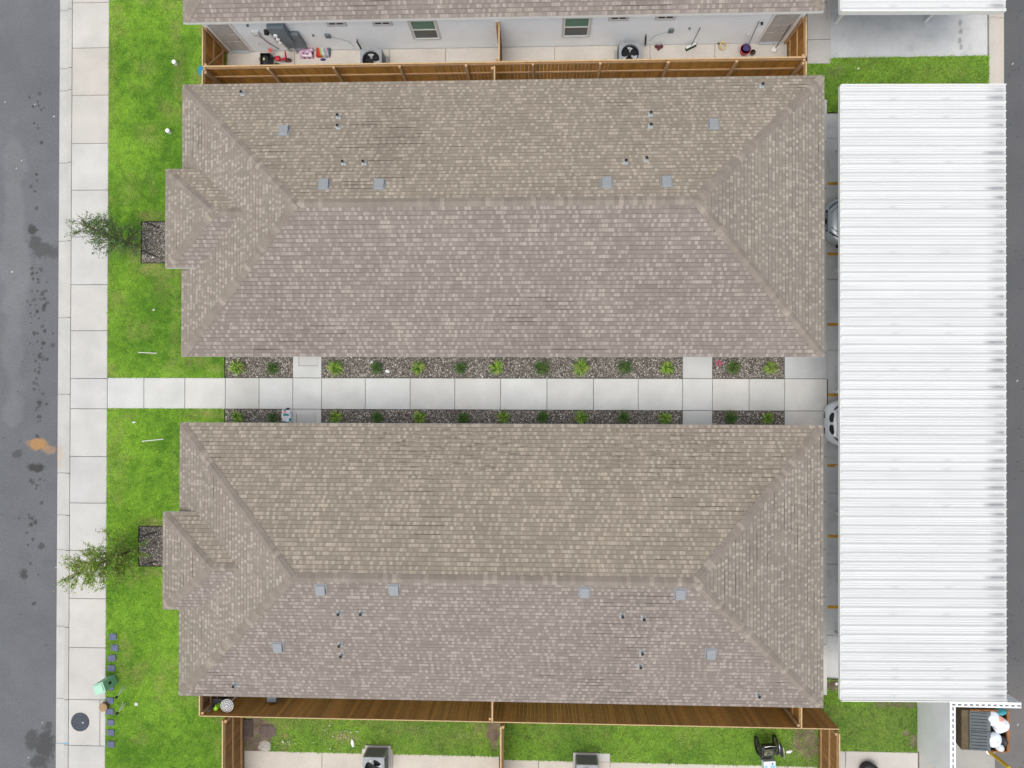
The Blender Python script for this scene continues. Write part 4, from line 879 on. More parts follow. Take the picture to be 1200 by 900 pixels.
# ================================================================ SMALL THINGS
def cond(label, x, y, group='air conditioning condensers'):
    t = thing('air_conditioner', label, 'air conditioner', (x, y, 0), group, world=False); h = .80; w_ = .41
    pd = MB(); pd.box(-.50, .50, -.48, .48, -.02, .05); pd.build('pad', mat('pad_concrete', (.40, .39, .37), .9), t)
    b = MB(); 
    for q in ((-w_+.03, w_-.03, -w_+.03, -w_+.05), (-w_+.03, w_-.03, w_-.05, w_-.03), (-w_+.03, -w_+.05, -w_+.05, w_-.05), (w_-.05, w_-.03, -w_+.05, w_-.05)): b.box(*q, .05, h-.05)
    b.build('coil', M['acdark'], t)
    fr = MB()
    for sx in (-1, 1):
        for sy in (-1, 1): fr.box(min(sx*w_, sx*(w_-.07)), max(sx*w_, sx*(w_-.07)), min(sy*w_, sy*(w_-.07)), max(sy*w_, sy*(w_-.07)), .05, h-.05)
    for k in range(16):
        z = .12+k*.042; fr.box(-w_+.07, w_-.07, -w_+.005, -w_+.02, z, z+.012); fr.box(-w_+.07, w_-.07, w_-.02, w_-.005, z, z+.012); fr.box(-w_+.005, -w_+.02, -w_+.07, w_-.07, z, z+.012); fr.box(w_-.02, w_-.005, -w_+.07, w_-.07, z, z+.012)
    for k in range(14):
        x_ = -w_+.10+k*.048
        for s_ in (-1, 1): fr.box(x_, x_+.014, s_*w_-.004, s_*w_+.004, .1, h-.06); fr.box(s_*w_-.004, s_*w_+.004, x_, x_+.014, .1, h-.06)
    fr.build('louvre_cage', M['acgrey'], t)
    tp = MB(); n = 40; R_ = .33; o = []; i_ = []
    for k in range(n):
        a = 2*math.pi*k/n; c_, s_ = math.cos(a), math.sin(a); m_ = max(abs(c_), abs(s_)); rr = w_/m_; rr = min(rr, w_*1.32); o.append((c_*rr, s_*rr, h-.03)); i_.append((c_*R_, s_*R_, h))
    dn = [(a, b_, h-.12) for a, b_, c_ in i_]; bt = [(a, b_, h-.08) for a, b_, c_ in o]
    tp.add(o+i_+dn+bt, [(k, (k+1) % n, n+(k+1) % n, n+k) for k in range(n)]+[(n+k, n+(k+1) % n, 2*n+(k+1) % n, 2*n+k) for k in range(n)]+[(3*n+k, 3*n+(k+1) % n, (k+1) % n, k) for k in range(n)]); tp.build('top_panel', M['acgrey'], t)
    dk = MB(); dk.cyl(0, 0, h-.30, h-.26, R_+.01, 32); dk.cyl(0, 0, h-.2, h-.10, .07, 14); dk.build('fan_well', M['dark'], t)
    fn = MB()
    for k in range(3):
        a0 = 2*math.pi*k/3+x*1.7; vs = []
        for rr in (.06, .18, .29):
            wd = .22 if rr < .2 else .42
            vs += [(rr*math.cos(a0-wd), rr*math.sin(a0-wd), h-.19), (rr*math.cos(a0), rr*math.sin(a0), h-.15), (rr*math.cos(a0+wd), rr*math.sin(a0+wd), h-.12)]
        fn.add(vs, [(0, 1, 4, 3), (1, 2, 5, 4), (3, 4, 7, 6), (4, 5, 8, 7)])
    fn.build('fan', M['blade_fan'], t)
    gr = MB()
    for rr in (.08, .13, .18, .23, .28): 
        gr.tube([(rr*math.cos(2*math.pi*k/24), rr*math.sin(2*math.pi*k/24), h-.01+.012*(1-rr/.33)) for k in range(25)], .0025, 4)
    for k in range(8): a = k*math.pi/4+.2; gr.tube([(.05*math.cos(a), .05*math.sin(a), h+.004), (R_*math.cos(a), R_*math.sin(a), h-.005)], .003, 4)
    gr.build('grille', M['black'], t); return t
a1 = P(434.5, 69.5, .8); a2 = P(738.5, 62, .8)
A1 = cond('grey air conditioner on the concrete strip left of the divider fence, near the towels', a1[0], a1[1])
A2 = cond('grey air conditioner on the concrete strip right of the divider fence, near the broom', a2[0], a2[1])
xx, yy = P(437.5, 888, .8); copy = cond('grey air conditioner at the bottom edge in the left half of the grass yard', xx, yy-.41)
xx, yy = P(688.5, 897, .8); copy = cond('grey air conditioner at the bottom edge in the right half of the grass yard', xx, yy-.41)
for px, py in ((420.5, 54.5), (755, 51)):
    x, z = PW(px, py, YW0-.15); o = MB().tube([(x, YW0-.02, .75), (x, YW0-.10, .72), (x+.03, YW0-.12, .45), (x+.05, YW0-.2, .25)], .035, 8).build('refrigerant_line', M['black'], h0)
# black crate
def open_box(name, label, cat, px, py, w_, d_, h_, m, rot=0, zb=-.03):
    x, y = P(px, py, h_); t = thing(name, label, cat, (x, y, zb), world=False); t.rotation_euler.z = rot; b = MB(); e = .02
    b.box(-w_/2, w_/2, -d_/2, d_/2, 0, .02); b.box(-w_/2, -w_/2+e, -d_/2, d_/2, .02, h_); b.box(w_/2-e, w_/2, -d_/2, d_/2, .02, h_); b.box(-w_/2+e, w_/2-e, -d_/2, -d_/2+e, .02, h_); b.box(-w_/2+e, w_/2-e, d_/2-e, d_/2, .02, h_)
    b.build('bin', m, t, bevel=.006); return t
tb = open_box('storage_bin', 'black square bin on the concrete strip beside the red tricycle', 'bin', 310.3, 68.5, .40, .46, .35, M['black'])
lb_ = MB(); lb_.blob(-.02, -.02, .26, .17, .19, .08, jit=.2, seed=4); lb_.build('contents', M['black'], tb)
hn = MB(); hn.tube([(-.22, -.05, .3), (-.26, 0, .34), (-.22, .07, .3)], .014); hn.tube([(.22, -.05, .3), (.26, 0, .34), (.22, .07, .3)], .014); hn.blob(-.05, .0, .345, .04, .05, .015, mi=1); hn.build('handle', [M['black'], M['tan']], tb)
# red tricycle
x, y = P(329, 68, .3); tr_ = thing('tricycle', 'small red tricycle lying beside the black bin', 'tricycle', (x, y, -.03), world=False); tr_.rotation_euler.z = .1
b = MB(); b.tube([(.22, .16, .42), (.20, 0, .30), (.02, -.02, .24), (-.22, .0, .18)], [.035, .045, .04, .03], 8); b.build('frame', M['red'], tr_)
b = MB(); b.blob(-.14, .02, .30, .13, .10, .035); b.build('seat', M['red'], tr_, smooth=True)
b = MB(); b.tube([(.22, -.14, .42), (.235, .05, .46), (.22, .24, .42)], .018, 8); b.build('handlebar', M['red'], tr_)
for (wx, wy, r_) in ((.21, -.02, .13), (-.25, .13, .10), (-.25, -.13, .10)):
    b = MB(); b.tube([(wx, wy-.025, r_), (wx, wy+.025, r_)], [r_, r_], 18); wq = b.build('wheel', M['black'], tr_); b = MB(); b.tube([(wx, wy-.03, r_), (wx, wy+.03, r_)], [r_*.45]*2, 12); b.build('hub', M['red'], wq)
# red gas valve like flower near the cable
x, y = P(316, 58.5, .3); rp = thing('toy_pinwheel', 'small orange red toy standing by the white wall above the black bin', 'toy', (x, y, -.03), world=False)
b = MB(); b.tube([(0, 0, 0), (0, 0, .3)], .012, 6); b.build('stick', M['white'], rp); b = MB()
for k in range(5): a = k*1.2566; b.add([(0, 0, .31), (.11*math.cos(a), .11*math.sin(a), .33), (.07*math.cos(a+.7), .07*math.sin(a+.7), .30)], [(0, 1, 2)]); b.add([(0, 0, .30), (.12*math.cos(a+.3), .12*math.sin(a+.3), .27), (.06*math.cos(a-.4), .06*math.sin(a-.4), .26)], [(0, 1, 2)])
b.build('petals', mat('coral_plastic', (.75, .10, .06), .5), rp)
# cloth-like rumpled sheets
def rumple(name, label, cat, px, py, w_, d_, h_, colf, sd, zb=-.03, rot=0, zpt=None, n=26):
    x, y = P(px, py, h_ if zpt is None else zpt); xs = np.linspace(-w_/2, w_/2, n); ys = np.linspace(-d_/2, d_/2, n); X, Yg = np.meshgrid(xs, ys)
    e = np.clip(np.minimum(w_/2-abs(X), d_/2-abs(Yg))/.06, 0, 1); Z = (h_*(.45+.75*fbm(X+sd, Yg, 7, 3, sd)))*e**.6
    ang = np.arctan2(Yg, X); wob = 1-.18*np.clip(fbm(np.cos(ang)*2, np.sin(ang)*2, 1, 2, sd), 0, 1)*(1-e); X2 = X*wob; Y2 = Yg*wob
    c = colf(X.ravel(), Yg.ravel()); co = np.stack([X2, Y2, Z], -1).reshape(-1, 3).astype(np.float32)
    i = (np.arange(n-1)[:, None]*n+np.arange(n-1)[None]).ravel(); q = np.stack([i, i+1, i+n+1, i+n], 1)
    o = rawmesh(name, co, q, c, M['cloth']); o.location = (x, y, zb); o.rotation_euler.z = rot; tag(o, label, cat); return o
def cell(x, y, f, s): return hsh(np.floor(x*f+100), np.floor(y*f+100), s)
def polka(x, y):
    c = np.tile(np.array([(.55, .35, .50)]), (len(x), 1)); k = cell(x, y, 14, 3); c[k > .55] = (.13, .02, .10); c[k > .75] = (.75, .70, .74); return c
def stripes(x, y):
    pal = np.array([(.45, .03, .03), (.5, .06, .03), (.35, .40, .18), (.60, .60, .58), (.20, .34, .30), (.55, .30, .45), (.10, .16, .16)]); k = np.clip(((x+y*.35+.28)/.56*7).astype(int), 0, 6); return pal[k]
rumple('blanket', 'pink and purple spotted blanket heaped against the white wall', 'blanket', 358, 58.5, .58, .50, .22, polka, 3)
rumple('towel_pile', 'pile of red, green and grey striped towels beside the spotted blanket', 'towels', 377.5, 59, .62, .42, .18, stripes, 6, rot=-.05)
x, y = P(378, 69, .05); o = MB().blob(0, 0, .03, .10, .05, .035, jit=.25, seed=3).build('blue_toy', mat('navy_plastic', (.03, .04, .16), .5), smooth=True); o.location = (x, y, -.03); tag(o, 'small navy blue toy lying below the striped towels', 'toy')
# things on the right half of the strip
x, y = P(772, 54.5, .05); o = MB(); o.blob(-.06, .02, .03, .10, .07, .04, jit=.3, seed=5); o.blob(.08, .02, .03, .10, .07, .05, jit=.3, seed=6); o.blob(.0, -.08, .02, .05, .05, .04, jit=.3, seed=8); o = o.build('rag', mat('maroon_rag', (.12, .04, .045), .9)); o.location = (x, y, -.03); tag(o, 'crumpled dark maroon rag on the concrete between condenser and broom', 'rag')
def leaner(name, label, cat, foot, top, head_fn, m, r=.013):
    fx, fy = P(*foot, .05); X, Z = PW(*top, YW0-.04); t = thing(name, label, cat, (fx, fy, -.03)); b = MB(); b.tube([(fx, fy, .06), (X, YW0-.04, Z)], r, 8); b.build('handle', m, t); head_fn(t, fx, fy); return t
def broom_head(t, x, y):
    m = Matrix.Translation((x, y, 0)) @ Matrix.Rotation(.45, 4, 'Z'); b = MB(); b.box(-.20, .20, -.03, .04, .08, .12, mat4=m); b.build('head', M['white'], t); b = MB(); b.box(-.21, .21, -.07, .03, -.02, .08, mat4=m); b.build('bristles', mat('dark_bristles', (.04, .06, .03), .9), t)
leaner('broom', 'push broom with white head leaning on the white wall', 'broom', (809.5, 54.5), (820.5, 32.5), broom_head, M['black'])
def bucket_head(t, x, y):
    b = MB(); cx, cy = P(873.5, 58, .2); b.tube([(cx, cy, -.02), (cx, cy, .26), (cx, cy, .26), (cx, cy, .05)], [.14, .20, .18, .13], 22); b.build('bucket', M['red'], t, smooth=False); b = MB(); b.blob(cx+.04, cy+.05, .25, .16, .15, .08, jit=.18, seed=2); b.build('mop', mat('indigo_mop', (.06, .05, .14), .9), t)
leaner('mop_bucket', 'red bucket holding a dark mop whose pole leans on the white wall', 'mop bucket', (876.5, 54), (889.5, 25), bucket_head, M['black'])
def white_head(t, x, y): b = MB(); b.blob(x-.02, y-.02, .05, .12, .11, .07, jit=.2, seed=9); b.build('mop_head', M['white'], t)
leaner('mop', 'white headed mop leaning by the right hand door', 'mop', (908, 57.5), (926.5, 29), white_head, M['black'])
x, y = P(882.5, 61, .12); t = thing('flower_pot', 'small round brown pot beside the mop bucket', 'pot', (x, y, -.03)); b = MB(); b.tube([(x, y, -.03), (x, y, .13), (x, y, .13), (x, y, .10)], [.07, .10, .085, .085], 18); b.build('pot', M['terracotta'], t); b = MB(); b.blob(x, y, .10, .08, .08, .03, jit=.3); b.build('soil', M['bark'], t)
x, y = P(847.5, 53, .1); t = thing('hose_coil', 'small coiled pale yellow hose near the white wall', 'hose', (x, y, -.03)); b = MB(); b.tube([(x+.15*math.cos(a*.35)*(1-.01*a), y+.14*math.sin(a*.35), .0+.004*a) for a in range(30)], .026, 8); b.build('hose', M['tan'], t, smooth=True); b = MB(); b.tube([(x-.12, y+.08, .05), (x-.20, y+.1, .07)], [.03, .02], 8); b.build('nozzle', M['black'], t)
# teal drum
x = -12.36-.54; y = PY(84, .6, 233); t = thing('drum', 'teal round drum outside the corner of the upper fence', 'drum', (x, y, 0)); b = MB(); b.lathe(x, y, [(.17, 0), (.19, .04), (.20, .3), (.20, .62), (.18, .68)], 24); b.build('barrel', M['teal'], t, smooth=False); b = MB(); b.lathe(x, y, [(.205, .68), (.205, .71), (.16, .74), (.02, .75)], 24); b.build('lid', M['teal'], t)
# items in the pocket below the lower house
x, y = P(266, 827, 1.62); t = thing('pedestal_fan', 'round white fan on a stand in the corner below the lower roof', 'fan', (x, y, 0)); b = MB(); b.lathe(x, y, [(.20, -.02), (.20, .02), (.03, .06)], 20); b.tube([(x, y, .05), (x, y+.0, 1.57)], .02, 8); b.build('stand', M['white'], t)
b = MB(); R_ = .23
for rr in (.23, .17, .11): b.tube([(x+rr*math.cos(a*.2618), y+rr*math.sin(a*.2618), 1.62+.05*(1-rr/.23)) for a in range(25)], .012, 5)
for k in range(12): a = k*.5236; b.tube([(x, y, 1.68), (x+R_*math.cos(a), y+R_*math.sin(a), 1.62)], .007, 4)
b.build('cage', M['white'], t); b = MB()
for k in range(4): a = k*1.5708; b.add([(x, y, 1.60), (x+.2*math.cos(a), y+.2*math.sin(a), 1.59), (x+.2*math.cos(a+.8), y+.2*math.sin(a+.8), 1.62)], [(0, 1, 2)])
b.cyl(x, y, 1.52, 1.58, .2, 20); b.build('blades', mat('grey_fan_blades', (.16, .16, .16), .5), t)
x, y = P(252.5, 831, 1.5); t = thing('watering_can', 'lime green watering can in the corner below the lower roof', 'watering can', (x, y, 1.2)); b = MB(); b.tube([(x, y, 1.2), (x, y, 1.5), (x, y, 1.52)], [.10, .075, .03], 14); b.build('can', M['lime'], t); b = MB(); b.tube([(x, y, 1.3), (x-.1, y-.13, 1.46)], [.03, .02], 8); b.build('spout', M['lime'], t); b = MB(); b.tube([(x, y+.05, 1.5), (x, y+.13, 1.5), (x, y+.11, 1.3)], .013, 6); b.build('handle', M['lime'], t)
rk = thing('storage_rack', 'dark slatted rack under the lime watering can in the corner', 'rack', (x, y, 0))
for zz in (.3, .75, 1.18):
    b = MB(); b.box(x-.25, x+.12, y-.13, y+.25, zz, zz+.02); b.build('shelf', mat('dark_rack', (.03, .03, .035), .7), rk)
for ax, ay in ((x-.24, y-.12), (x+.11, y-.12), (x-.24, y+.24), (x+.11, y+.24)):
    b = MB(); b.box(ax-.012, ax+.012, ay-.012, ay+.012, 0, 1.2); b.build('leg', M['black'], rk)
x, y = P(243.5, 834.5, 1.5); o = MB(); o.blob(x, y, 1.47, .08, .05, .05, jit=.3, seed=3); o.blob(x-.06, y-.02, 1.45, .04, .04, .04, jit=.2, seed=6); o.box(x-.03, x+.03, y-.03, y+.03, 0, 1.44); o = o.build('gloves_on_post', mat('pale_grey_cloth', (.38, .38, .40), .9)); tag(o, 'pale grey work gloves on a stake in the corner below the lower roof', 'gloves')
for px, py, s_ in ((358-38+0, 818, 1),): 
    pass
x, y = P(318, 818.5, .9); o = MB(); o.box(x-.18, x+.18, y-.15, y+.15, -.02, .9); o = o.build('blue_grey_bin', M['cabinet'], bevel=.02); tag(o, 'blue grey bin half hidden under the lower roof edge', 'bin')
# utility pedestal
x, y = P(131, 797); t = thing('utility_pedestal', 'pale green utility pedestal standing beside the sidewalk pavers', 'utility box', (x, y, 0), world=False); t.rotation_euler.z = .35
b = MB(); b.box(-.20, .20, -.19, .19, 0, .74); b.build('cabinet', M['ugreen'], t, bevel=.015); b = MB(); b.box(-.215, .215, -.205, .205, .74, .80); b.box(-.17, .17, -.16, .16, .80, .83); b.build('lid', M['ugreen_top'], t, bevel=.012); b = MB(); b.box(.201, .212, -.05, .05, .35, .5); b.build('latch', M['black'], t)
# slate pavers
for i, (px, py) in enumerate([(132.5, 746), (134.5, 759), (131.5, 771), (130.5, 783), (129, 805), (129, 821), (129, 834), (129.8, 846.5), (130, 858), (130, 872)]):
    x, y = P(px, py); rr = random.Random(i); b = MB(); a = rr.uniform(-.15, .15); m = Matrix.Translation((x, y, 0)) @ Matrix.Rotation(a, 4, 'Z')
    w_, d_ = .155, .125; pts = [(-w_, -d_*.8), (-w_*.8, -d_), (w_*.8, -d_), (w_, -d_*.7), (w_*.95, d_*.8), (w_*.7, d_), (-w_*.8, d_*.95), (-w_, d_*.7)]; pts = [(p*rr.uniform(.9, 1.08), q*rr.uniform(.9, 1.08)) for p, q in pts]
    vs = [m @ Vector((p, q, -.01)) for p, q in pts]+[m @ Vector((p*.97, q*.97, .028)) for p, q in pts]; n = 8; b.add(vs, [(k, (k+1) % n, n+(k+1) % n, n+k) for k in range(n)]+[tuple(range(n, 2*n))])
    o = b.build('paver', M['slate']); tag(o, f'slate blue stepping paver in the lawn edge, {["topmost","second","third","fourth","fifth","sixth","seventh","eighth","ninth","lowest"][i]} of the line of ten', 'paver', 'slate pavers along the sidewalk')
# stakes
for i, (px, py, lb) in enumerate([(147, 807, 'upper'), (147.5, 825.5, 'lower')]):
    x, y = P(px, py); tx, ty = x-.02, y-.1; t = thing('lawn_stake', f'white two legged stake with a black head in the lawn, {lb} of the pair', 'stake', (x, y, 0), 'black headed stakes'); b = MB(); b.tube([(x, y+.06, 0), (tx, ty, .5)], .016, 6); b.tube([(x-.1, y+.10, 0), (tx, ty, .5)], .014, 6); b.build('legs', M['white'], t); b = MB(); b.blob(tx, ty, .55, .05, .05, .09); b.build('head', M['black'], t)
x, y = P(160, 825); o = MB(); o.box(x-.07, x+.07, y-.06, y+.06, -.01, .03); o = o.build('valve_lid', mat('pale_lid', (.50, .52, .45), .8), bevel=.01); tag(o, 'small pale square lid in the lawn right of the stakes', 'lid')
x, y = P(123.5, 827); t = thing('post_stub', 'short round brown post at the sidewalk edge by the manhole slab', 'post', (x, y, 0)); b = MB(); b.cyl(x, y, -.02, .14, .17, 18, .16); b.build('stub', M['terracotta'], t); b = MB(); b.lathe(x, y, [(.165, .14), (.165, .16), (.10, .18)], 18); b.build('cap', mat('tan_cap', (.30, .21, .12), .8), t)
x, y = P(94, 846); t = thing('manhole_cover', 'round dark manhole cover in the square sidewalk slab', 'manhole', (x, y, 0)); b = MB(); b.tube([(x, y, .001), (x, y, .016)], [.37, .365], 40); b.build('cover', M['iron'], t); b = MB()
for rr in (.12, .22, .31): b.tube([(x+rr*math.cos(a*.19635), y+rr*math.sin(a*.19635), .016) for a in range(33)], .008, 4)
b.build('relief', M['iron'], t); b = MB(); b.tube([(x+.12, y-.02, .016), (x+.12, y-.02, .022)], [.03, .03], 10); b.build('pick_hole', M['steel'], t)
x, y = P(76.5, 871); o = MB().box(x-.12, x+.12, y-.02, y+.02, .002, .006).build('survey_mark', mat('blue_mark', (.10, .35, .50), .7)); tag(o, 'small blue paint mark on the curb by the manhole slab', 'mark')
for px, py, lb in ((205, 74, 'white capped pipe stub in the lawn nearest the upper fence corner'), (197.5, 154, 'white capped pipe stub in the lawn beside the upper brown roof')):
    x, y = P(px+1.5, py+1); t = thing('pipe_stub', lb, 'pipe', (x, y, 0), 'white pipe stubs in the lawn'); b = MB(); b.cyl(x, y, -.02, .17, .075, 16, .07); b.build('pipe', M['white'], t); b = MB(); b.cyl(x, y, .17, .20, .085, 16, .08); b.box(x-.03, x+.03, y-.03, y+.03, .20, .225); b.build('cap', M['white'], t)
for i, (a, b_, lb) in enumerate([((162.5, 413), (184, 414), 'thin white rod lying on the lawn above the path'), ((167, 517), (192, 514.5), 'thin white rod lying on the lawn below the path')]):
    p, q = P(*a), P(*b_); o = MB().tube([(*p, .03), ((p[0]+q[0])/2, (p[1]+q[1])/2, .045), (*q, .03)], .014, 8).build('white_rod', M['white']); tag(o, lb, 'rod', 'white rods on the lawn')
BL = MB
for i, (px, py, sx, sy, lb) in enumerate([(157, 495, .07, .035, 'small white scrap on the lawn just below the path'), (925, 881, .12, .07, 'white oval scrap on the grass right of the wheelchair'), (1006, 80, .05, .03, 'tiny white scrap on the upper right grass strip'), (980.5, 801.5, .055, .055, 'white round knob on the soil at the parking court corner'), (454, 435, .06, .10, 'white crumpled scrap right of a dark clump in the upper gravel strip'), (435.5, 424.5, .05, .04, 'small white scrap left of a dark clump in the upper gravel strip'), (413, 871, .16, .06, 'largest white scrap on the yard grass near the left condenser'), (982, 546.5, .04, .04, 'small white pebble on the yellow stall line'), (180, 363, .03, .05, 'tiny pale scrap on the lawn below the upper gravel square')]):
    x, y = P(px, py, .03); o = MB().blob(0, 0, .02, sx, sy, .035, jit=.2, seed=i, n=9, m=5).build('white_scrap', M['white'], smooth=False); o.location = (x, y, ZR if px > 981 and py > 500 and px < 990 else 0); o.rotation_euler.z = .3*i; tag(o, lb, 'scrap')
wr = random.Random(4); o = MB()
for i in range(46):
    px, py = (wr.gauss(396, 14), wr.gauss(862, 6)) if i < 30 else (wr.gauss(335, 5), wr.gauss(868, 4)); x, y = P(px, py)
    s_ = wr.uniform(.012, .032); o.blob(x, y, .02, s_*1.3, s_, .015, jit=.3, seed=i, n=6, m=3)
o = o.build('paper_litter', mat('dirty_paper', (.46, .48, .42), .9)); o['kind'] = 'stuff'; o['label'] = 'torn white paper litter scattered on the left half of the yard grass'
# pink flower bag
x, y = P(841, 425, .1); o = MB()
for i in range(14): o.blob(x+wr.gauss(0, .06), y+wr.gauss(0, .05), wr.uniform(.02, .16), .035, .035, .025, jit=.3, seed=i, n=6, m=3)
o = o.build('pink_flowers', mat('pink_petals', (.50, .12, .18), .8)); tag(o, 'small pink flower cluster at the corner of the right gravel bed', 'flowers')
# doormats
for px, py, lb in ((361.5, 425, 'grey doormat on the porch slab of the upper house, left doorway'), (359, 490.5, 'grey doormat on the porch slab of the lower house, left doorway')):
    x, y = P(px, py); yy = (YB0-.30) if py < 450 else (YB1+.30); o = MB(); o.box(x-.37, x+.37, yy-.26, yy+.26, .001, .018, (.48, .48, .47)); o.box(x-.37, x+.37, yy-.275, yy-.26, .001, .022, (.1, .1, .1)); o.box(x-.385, x-.37, yy-.275, yy+.26, .001, .022, (.1, .1, .1)); o = o.build('doormat', M['cloth']); tag(o, lb, 'doormat', 'doormats at the left doorways')
# printed bag by the lower bed
def bagc(x, y):
    c = np.tile(np.array([(.66, .66, .70)]), (len(x), 1)); k = cell(x, y, 10, 5); c[k > .50] = (.72, .30, .38); c[k > .62] = (.70, .70, .72); c[k > .86] = (.03, .30, .28); return c
rumple('patterned_bag', 'white, pink and teal patterned bag in the lower gravel bed by the porch slab', 'bag', 334.5, 487.5, .44, .56, .26, bagc, 8, zb=-.02)
x, y = P(336, 479.5, .2); o = MB().blob(0, 0, .10, .07, .05, .09, jit=.15, seed=3).build('black_pouch', M['black'], smooth=True); o.location = (x, y, -.02); tag(o, 'small black pouch beside the patterned bag at the path edge', 'pouch')
# bottom edge black round bin
x, y = P(1020.5, 906.5, .3); t = thing('round_tub', 'low round black lidded tub at the bottom edge on the concrete walk', 'tub', (x, y, 0)); b = MB(); b.lathe(x, y, [(.30, 0), (.33, .2), (.34, .22), (.34, .26)], 28); b.build('barrel', M['black'], t); b = MB(); b.lathe(x, y, [(.35, .26), (.34, .29), (.2, .32), (.03, .33)], 28); b.build('lid', M['black'], t, smooth=True)
# soil chunks in the yard: a dark board and flat stone
x, y = P(290.5, 853); o = MB().box(x-.2, x+.2, y-.33, y+.33, -.01, .03).build('board', mat('dark_board', (.10, .075, .065), .9, (.2, 8))); tag(o, 'dark flat board on the soil beside the left yard fence', 'board')
x, y = P(314, 857); o = MB(); o.blob(x, y, -.01, .36, .27, .05, jit=.07, seed=2, n=14); o = o.build('flat_stone', mat('brown_stone', (.12, .09, .08), .9, (.2, 8))); tag(o, 'flat dark brown stone on the soil in the left yard corner', 'stone')
x, y = P(310, 875); o = MB(); o.blob(x, y, -.01, .26, .22, .05, jit=.12, seed=5, n=12); o = o.build('flat_stone', mat('pale_stone', (.34, .32, .28), .9, (.2, 8))); tag(o, 'flat pale grey stone between the brown stone and the yard slab', 'stone')

# wheelchair
x, y = P(900, 879, .5); t = thing('wheelchair', 'black wheelchair on the yard grass with a white and blue box at its foot', 'wheelchair', (x, y, -.01), world=False); t.rotation_euler.z = .08
# local: -y is the front (towards the bottom of the photo)
b = MB(); b.box(-.23, .23, -.22, .22, .46, .52); b.build('seat', M['black'], t, bevel=.01)
b = MB(); b.box(-.15, .15, -.18, .13, .52, .56, (.12, .13, .08)); 
for i in range(22): b.blob(wr.uniform(-.14, .14), wr.uniform(-.17, .12), .56, .04, .03, .012, wr.choice([(.20, .20, .12), (.05, .06, .04), (.30, .29, .20), (.10, .11, .07)]), n=7, m=4, jit=.3, seed=i)
b.build('cushion', M['cloth'], t)
b = MB(); b.box(-.22, .22, .21, .25, .50, .92); b.build('backrest', M['black'], t, bevel=.01)
for sx in (-1, 1):
    b = MB(); b.tube([(sx*.23, .24, .50), (sx*.23, .24, .90), (sx*.26, .42, .93)], [.014, .018, .03], 8); b.build('push_handle', M['black'], t)
    b = MB(); b.tube([(sx*.25, .22, .70), (sx*.25, -.12, .70)], .03, 8); b.tube([(sx*.25, -.12, .70), (sx*.25, -.14, .46)], .012, 6); b.build('armrest', M['black'], t)
    b = MB(); R_ = .31; pt = [(sx*(.32 if sx < 0 else .36), .08+R_*math.cos(a*.2618), .31+R_*math.sin(a*.2618)) for a in range(25)]; b.tube(pt, .034, 8); b.tube([(sx*.26, .08, .31), (sx*.34, .08, .31)], .03, 8); 
    for k in range(10): a = k*.6283; b.tube([(sx*.33, .08, .31), (sx*(.32 if sx < 0 else .36), .08+R_*math.cos(a), .31+R_*math.sin(a))], .004, 4)
    wq = b.build('wheel', M['tyre'], t); b = MB(); b.tube([(sx*(.36 if sx < 0 else .41), .08+.27*math.cos(a*.2618), .31+.27*math.sin(a*.2618)) for a in range(25)], .012, 6); b.build('handrim', M['chrome'] if sx > 0 else M['black'], wq)
    b = MB(); b.tube([(sx*.2-.02, -.36, .09), (sx*.2+.02, -.36, .09)], [.09, .09], 14); b.build('caster', M['tyre'], t)
    b = MB(); b.tube([(sx*.22, .22, .44), (sx*.22, -.28, .44), (sx*.2, -.36, .1)], .014, 6); b.tube([(sx*.18, -.26, .42), (sx*.15, -.46, .12)], .012, 6); b.build('frame_tube', M['black'], t)
    b = MB(); b.box(min(sx*.02, sx*.19), max(sx*.02, sx*.19), -.58, -.42, .10, .12); b.build('footplate', M['black'], t)
b = MB(); b.tube([(-.25, .17, .72), (-.20, .30, .86), (0, .34, .90), (.20, .30, .88), (.24, .26, .80)], .013, 8); b.build('back_bar', M['chrome'], t)
b = MB(); b.tube([(.45, .20, .5), (.47, 0, .5), (.52, -.34, .4)], [.05, .09, .03], 8); b.tube([(.50, .06, .56), (.56, -.30, .46)], .016, 6); b.build('side_pouch', M['black'], t)
b = MB(); b.tube([(.53, .10, .58), (.575, -.1, .55), (.60, -.36, .44)], .018, 6); b.build('chrome_rail', M['chrome'], t)
x, y = P(902.5, 899, .3); o = MB(); m = Matrix.Rotation(.08, 4, 'Z'); o.box(-.22, .22, -.30, .20, 0, .30, (.62, .66, .72), m); o.box(-.20, .20, -.28, .05, .300, .304, (.25, .50, .68), m); o.box(.08, .13, .08, .14, .304, .31, (.05, .05, .08), m); o.box(-.10, .02, -.1, .14, .304, .307, (.60, .63, .68), m)
o = o.build('box', M['cloth']); o.location = (x, y, -.02); tag(o, 'white and light blue printed box in front of the wheelchair', 'box')

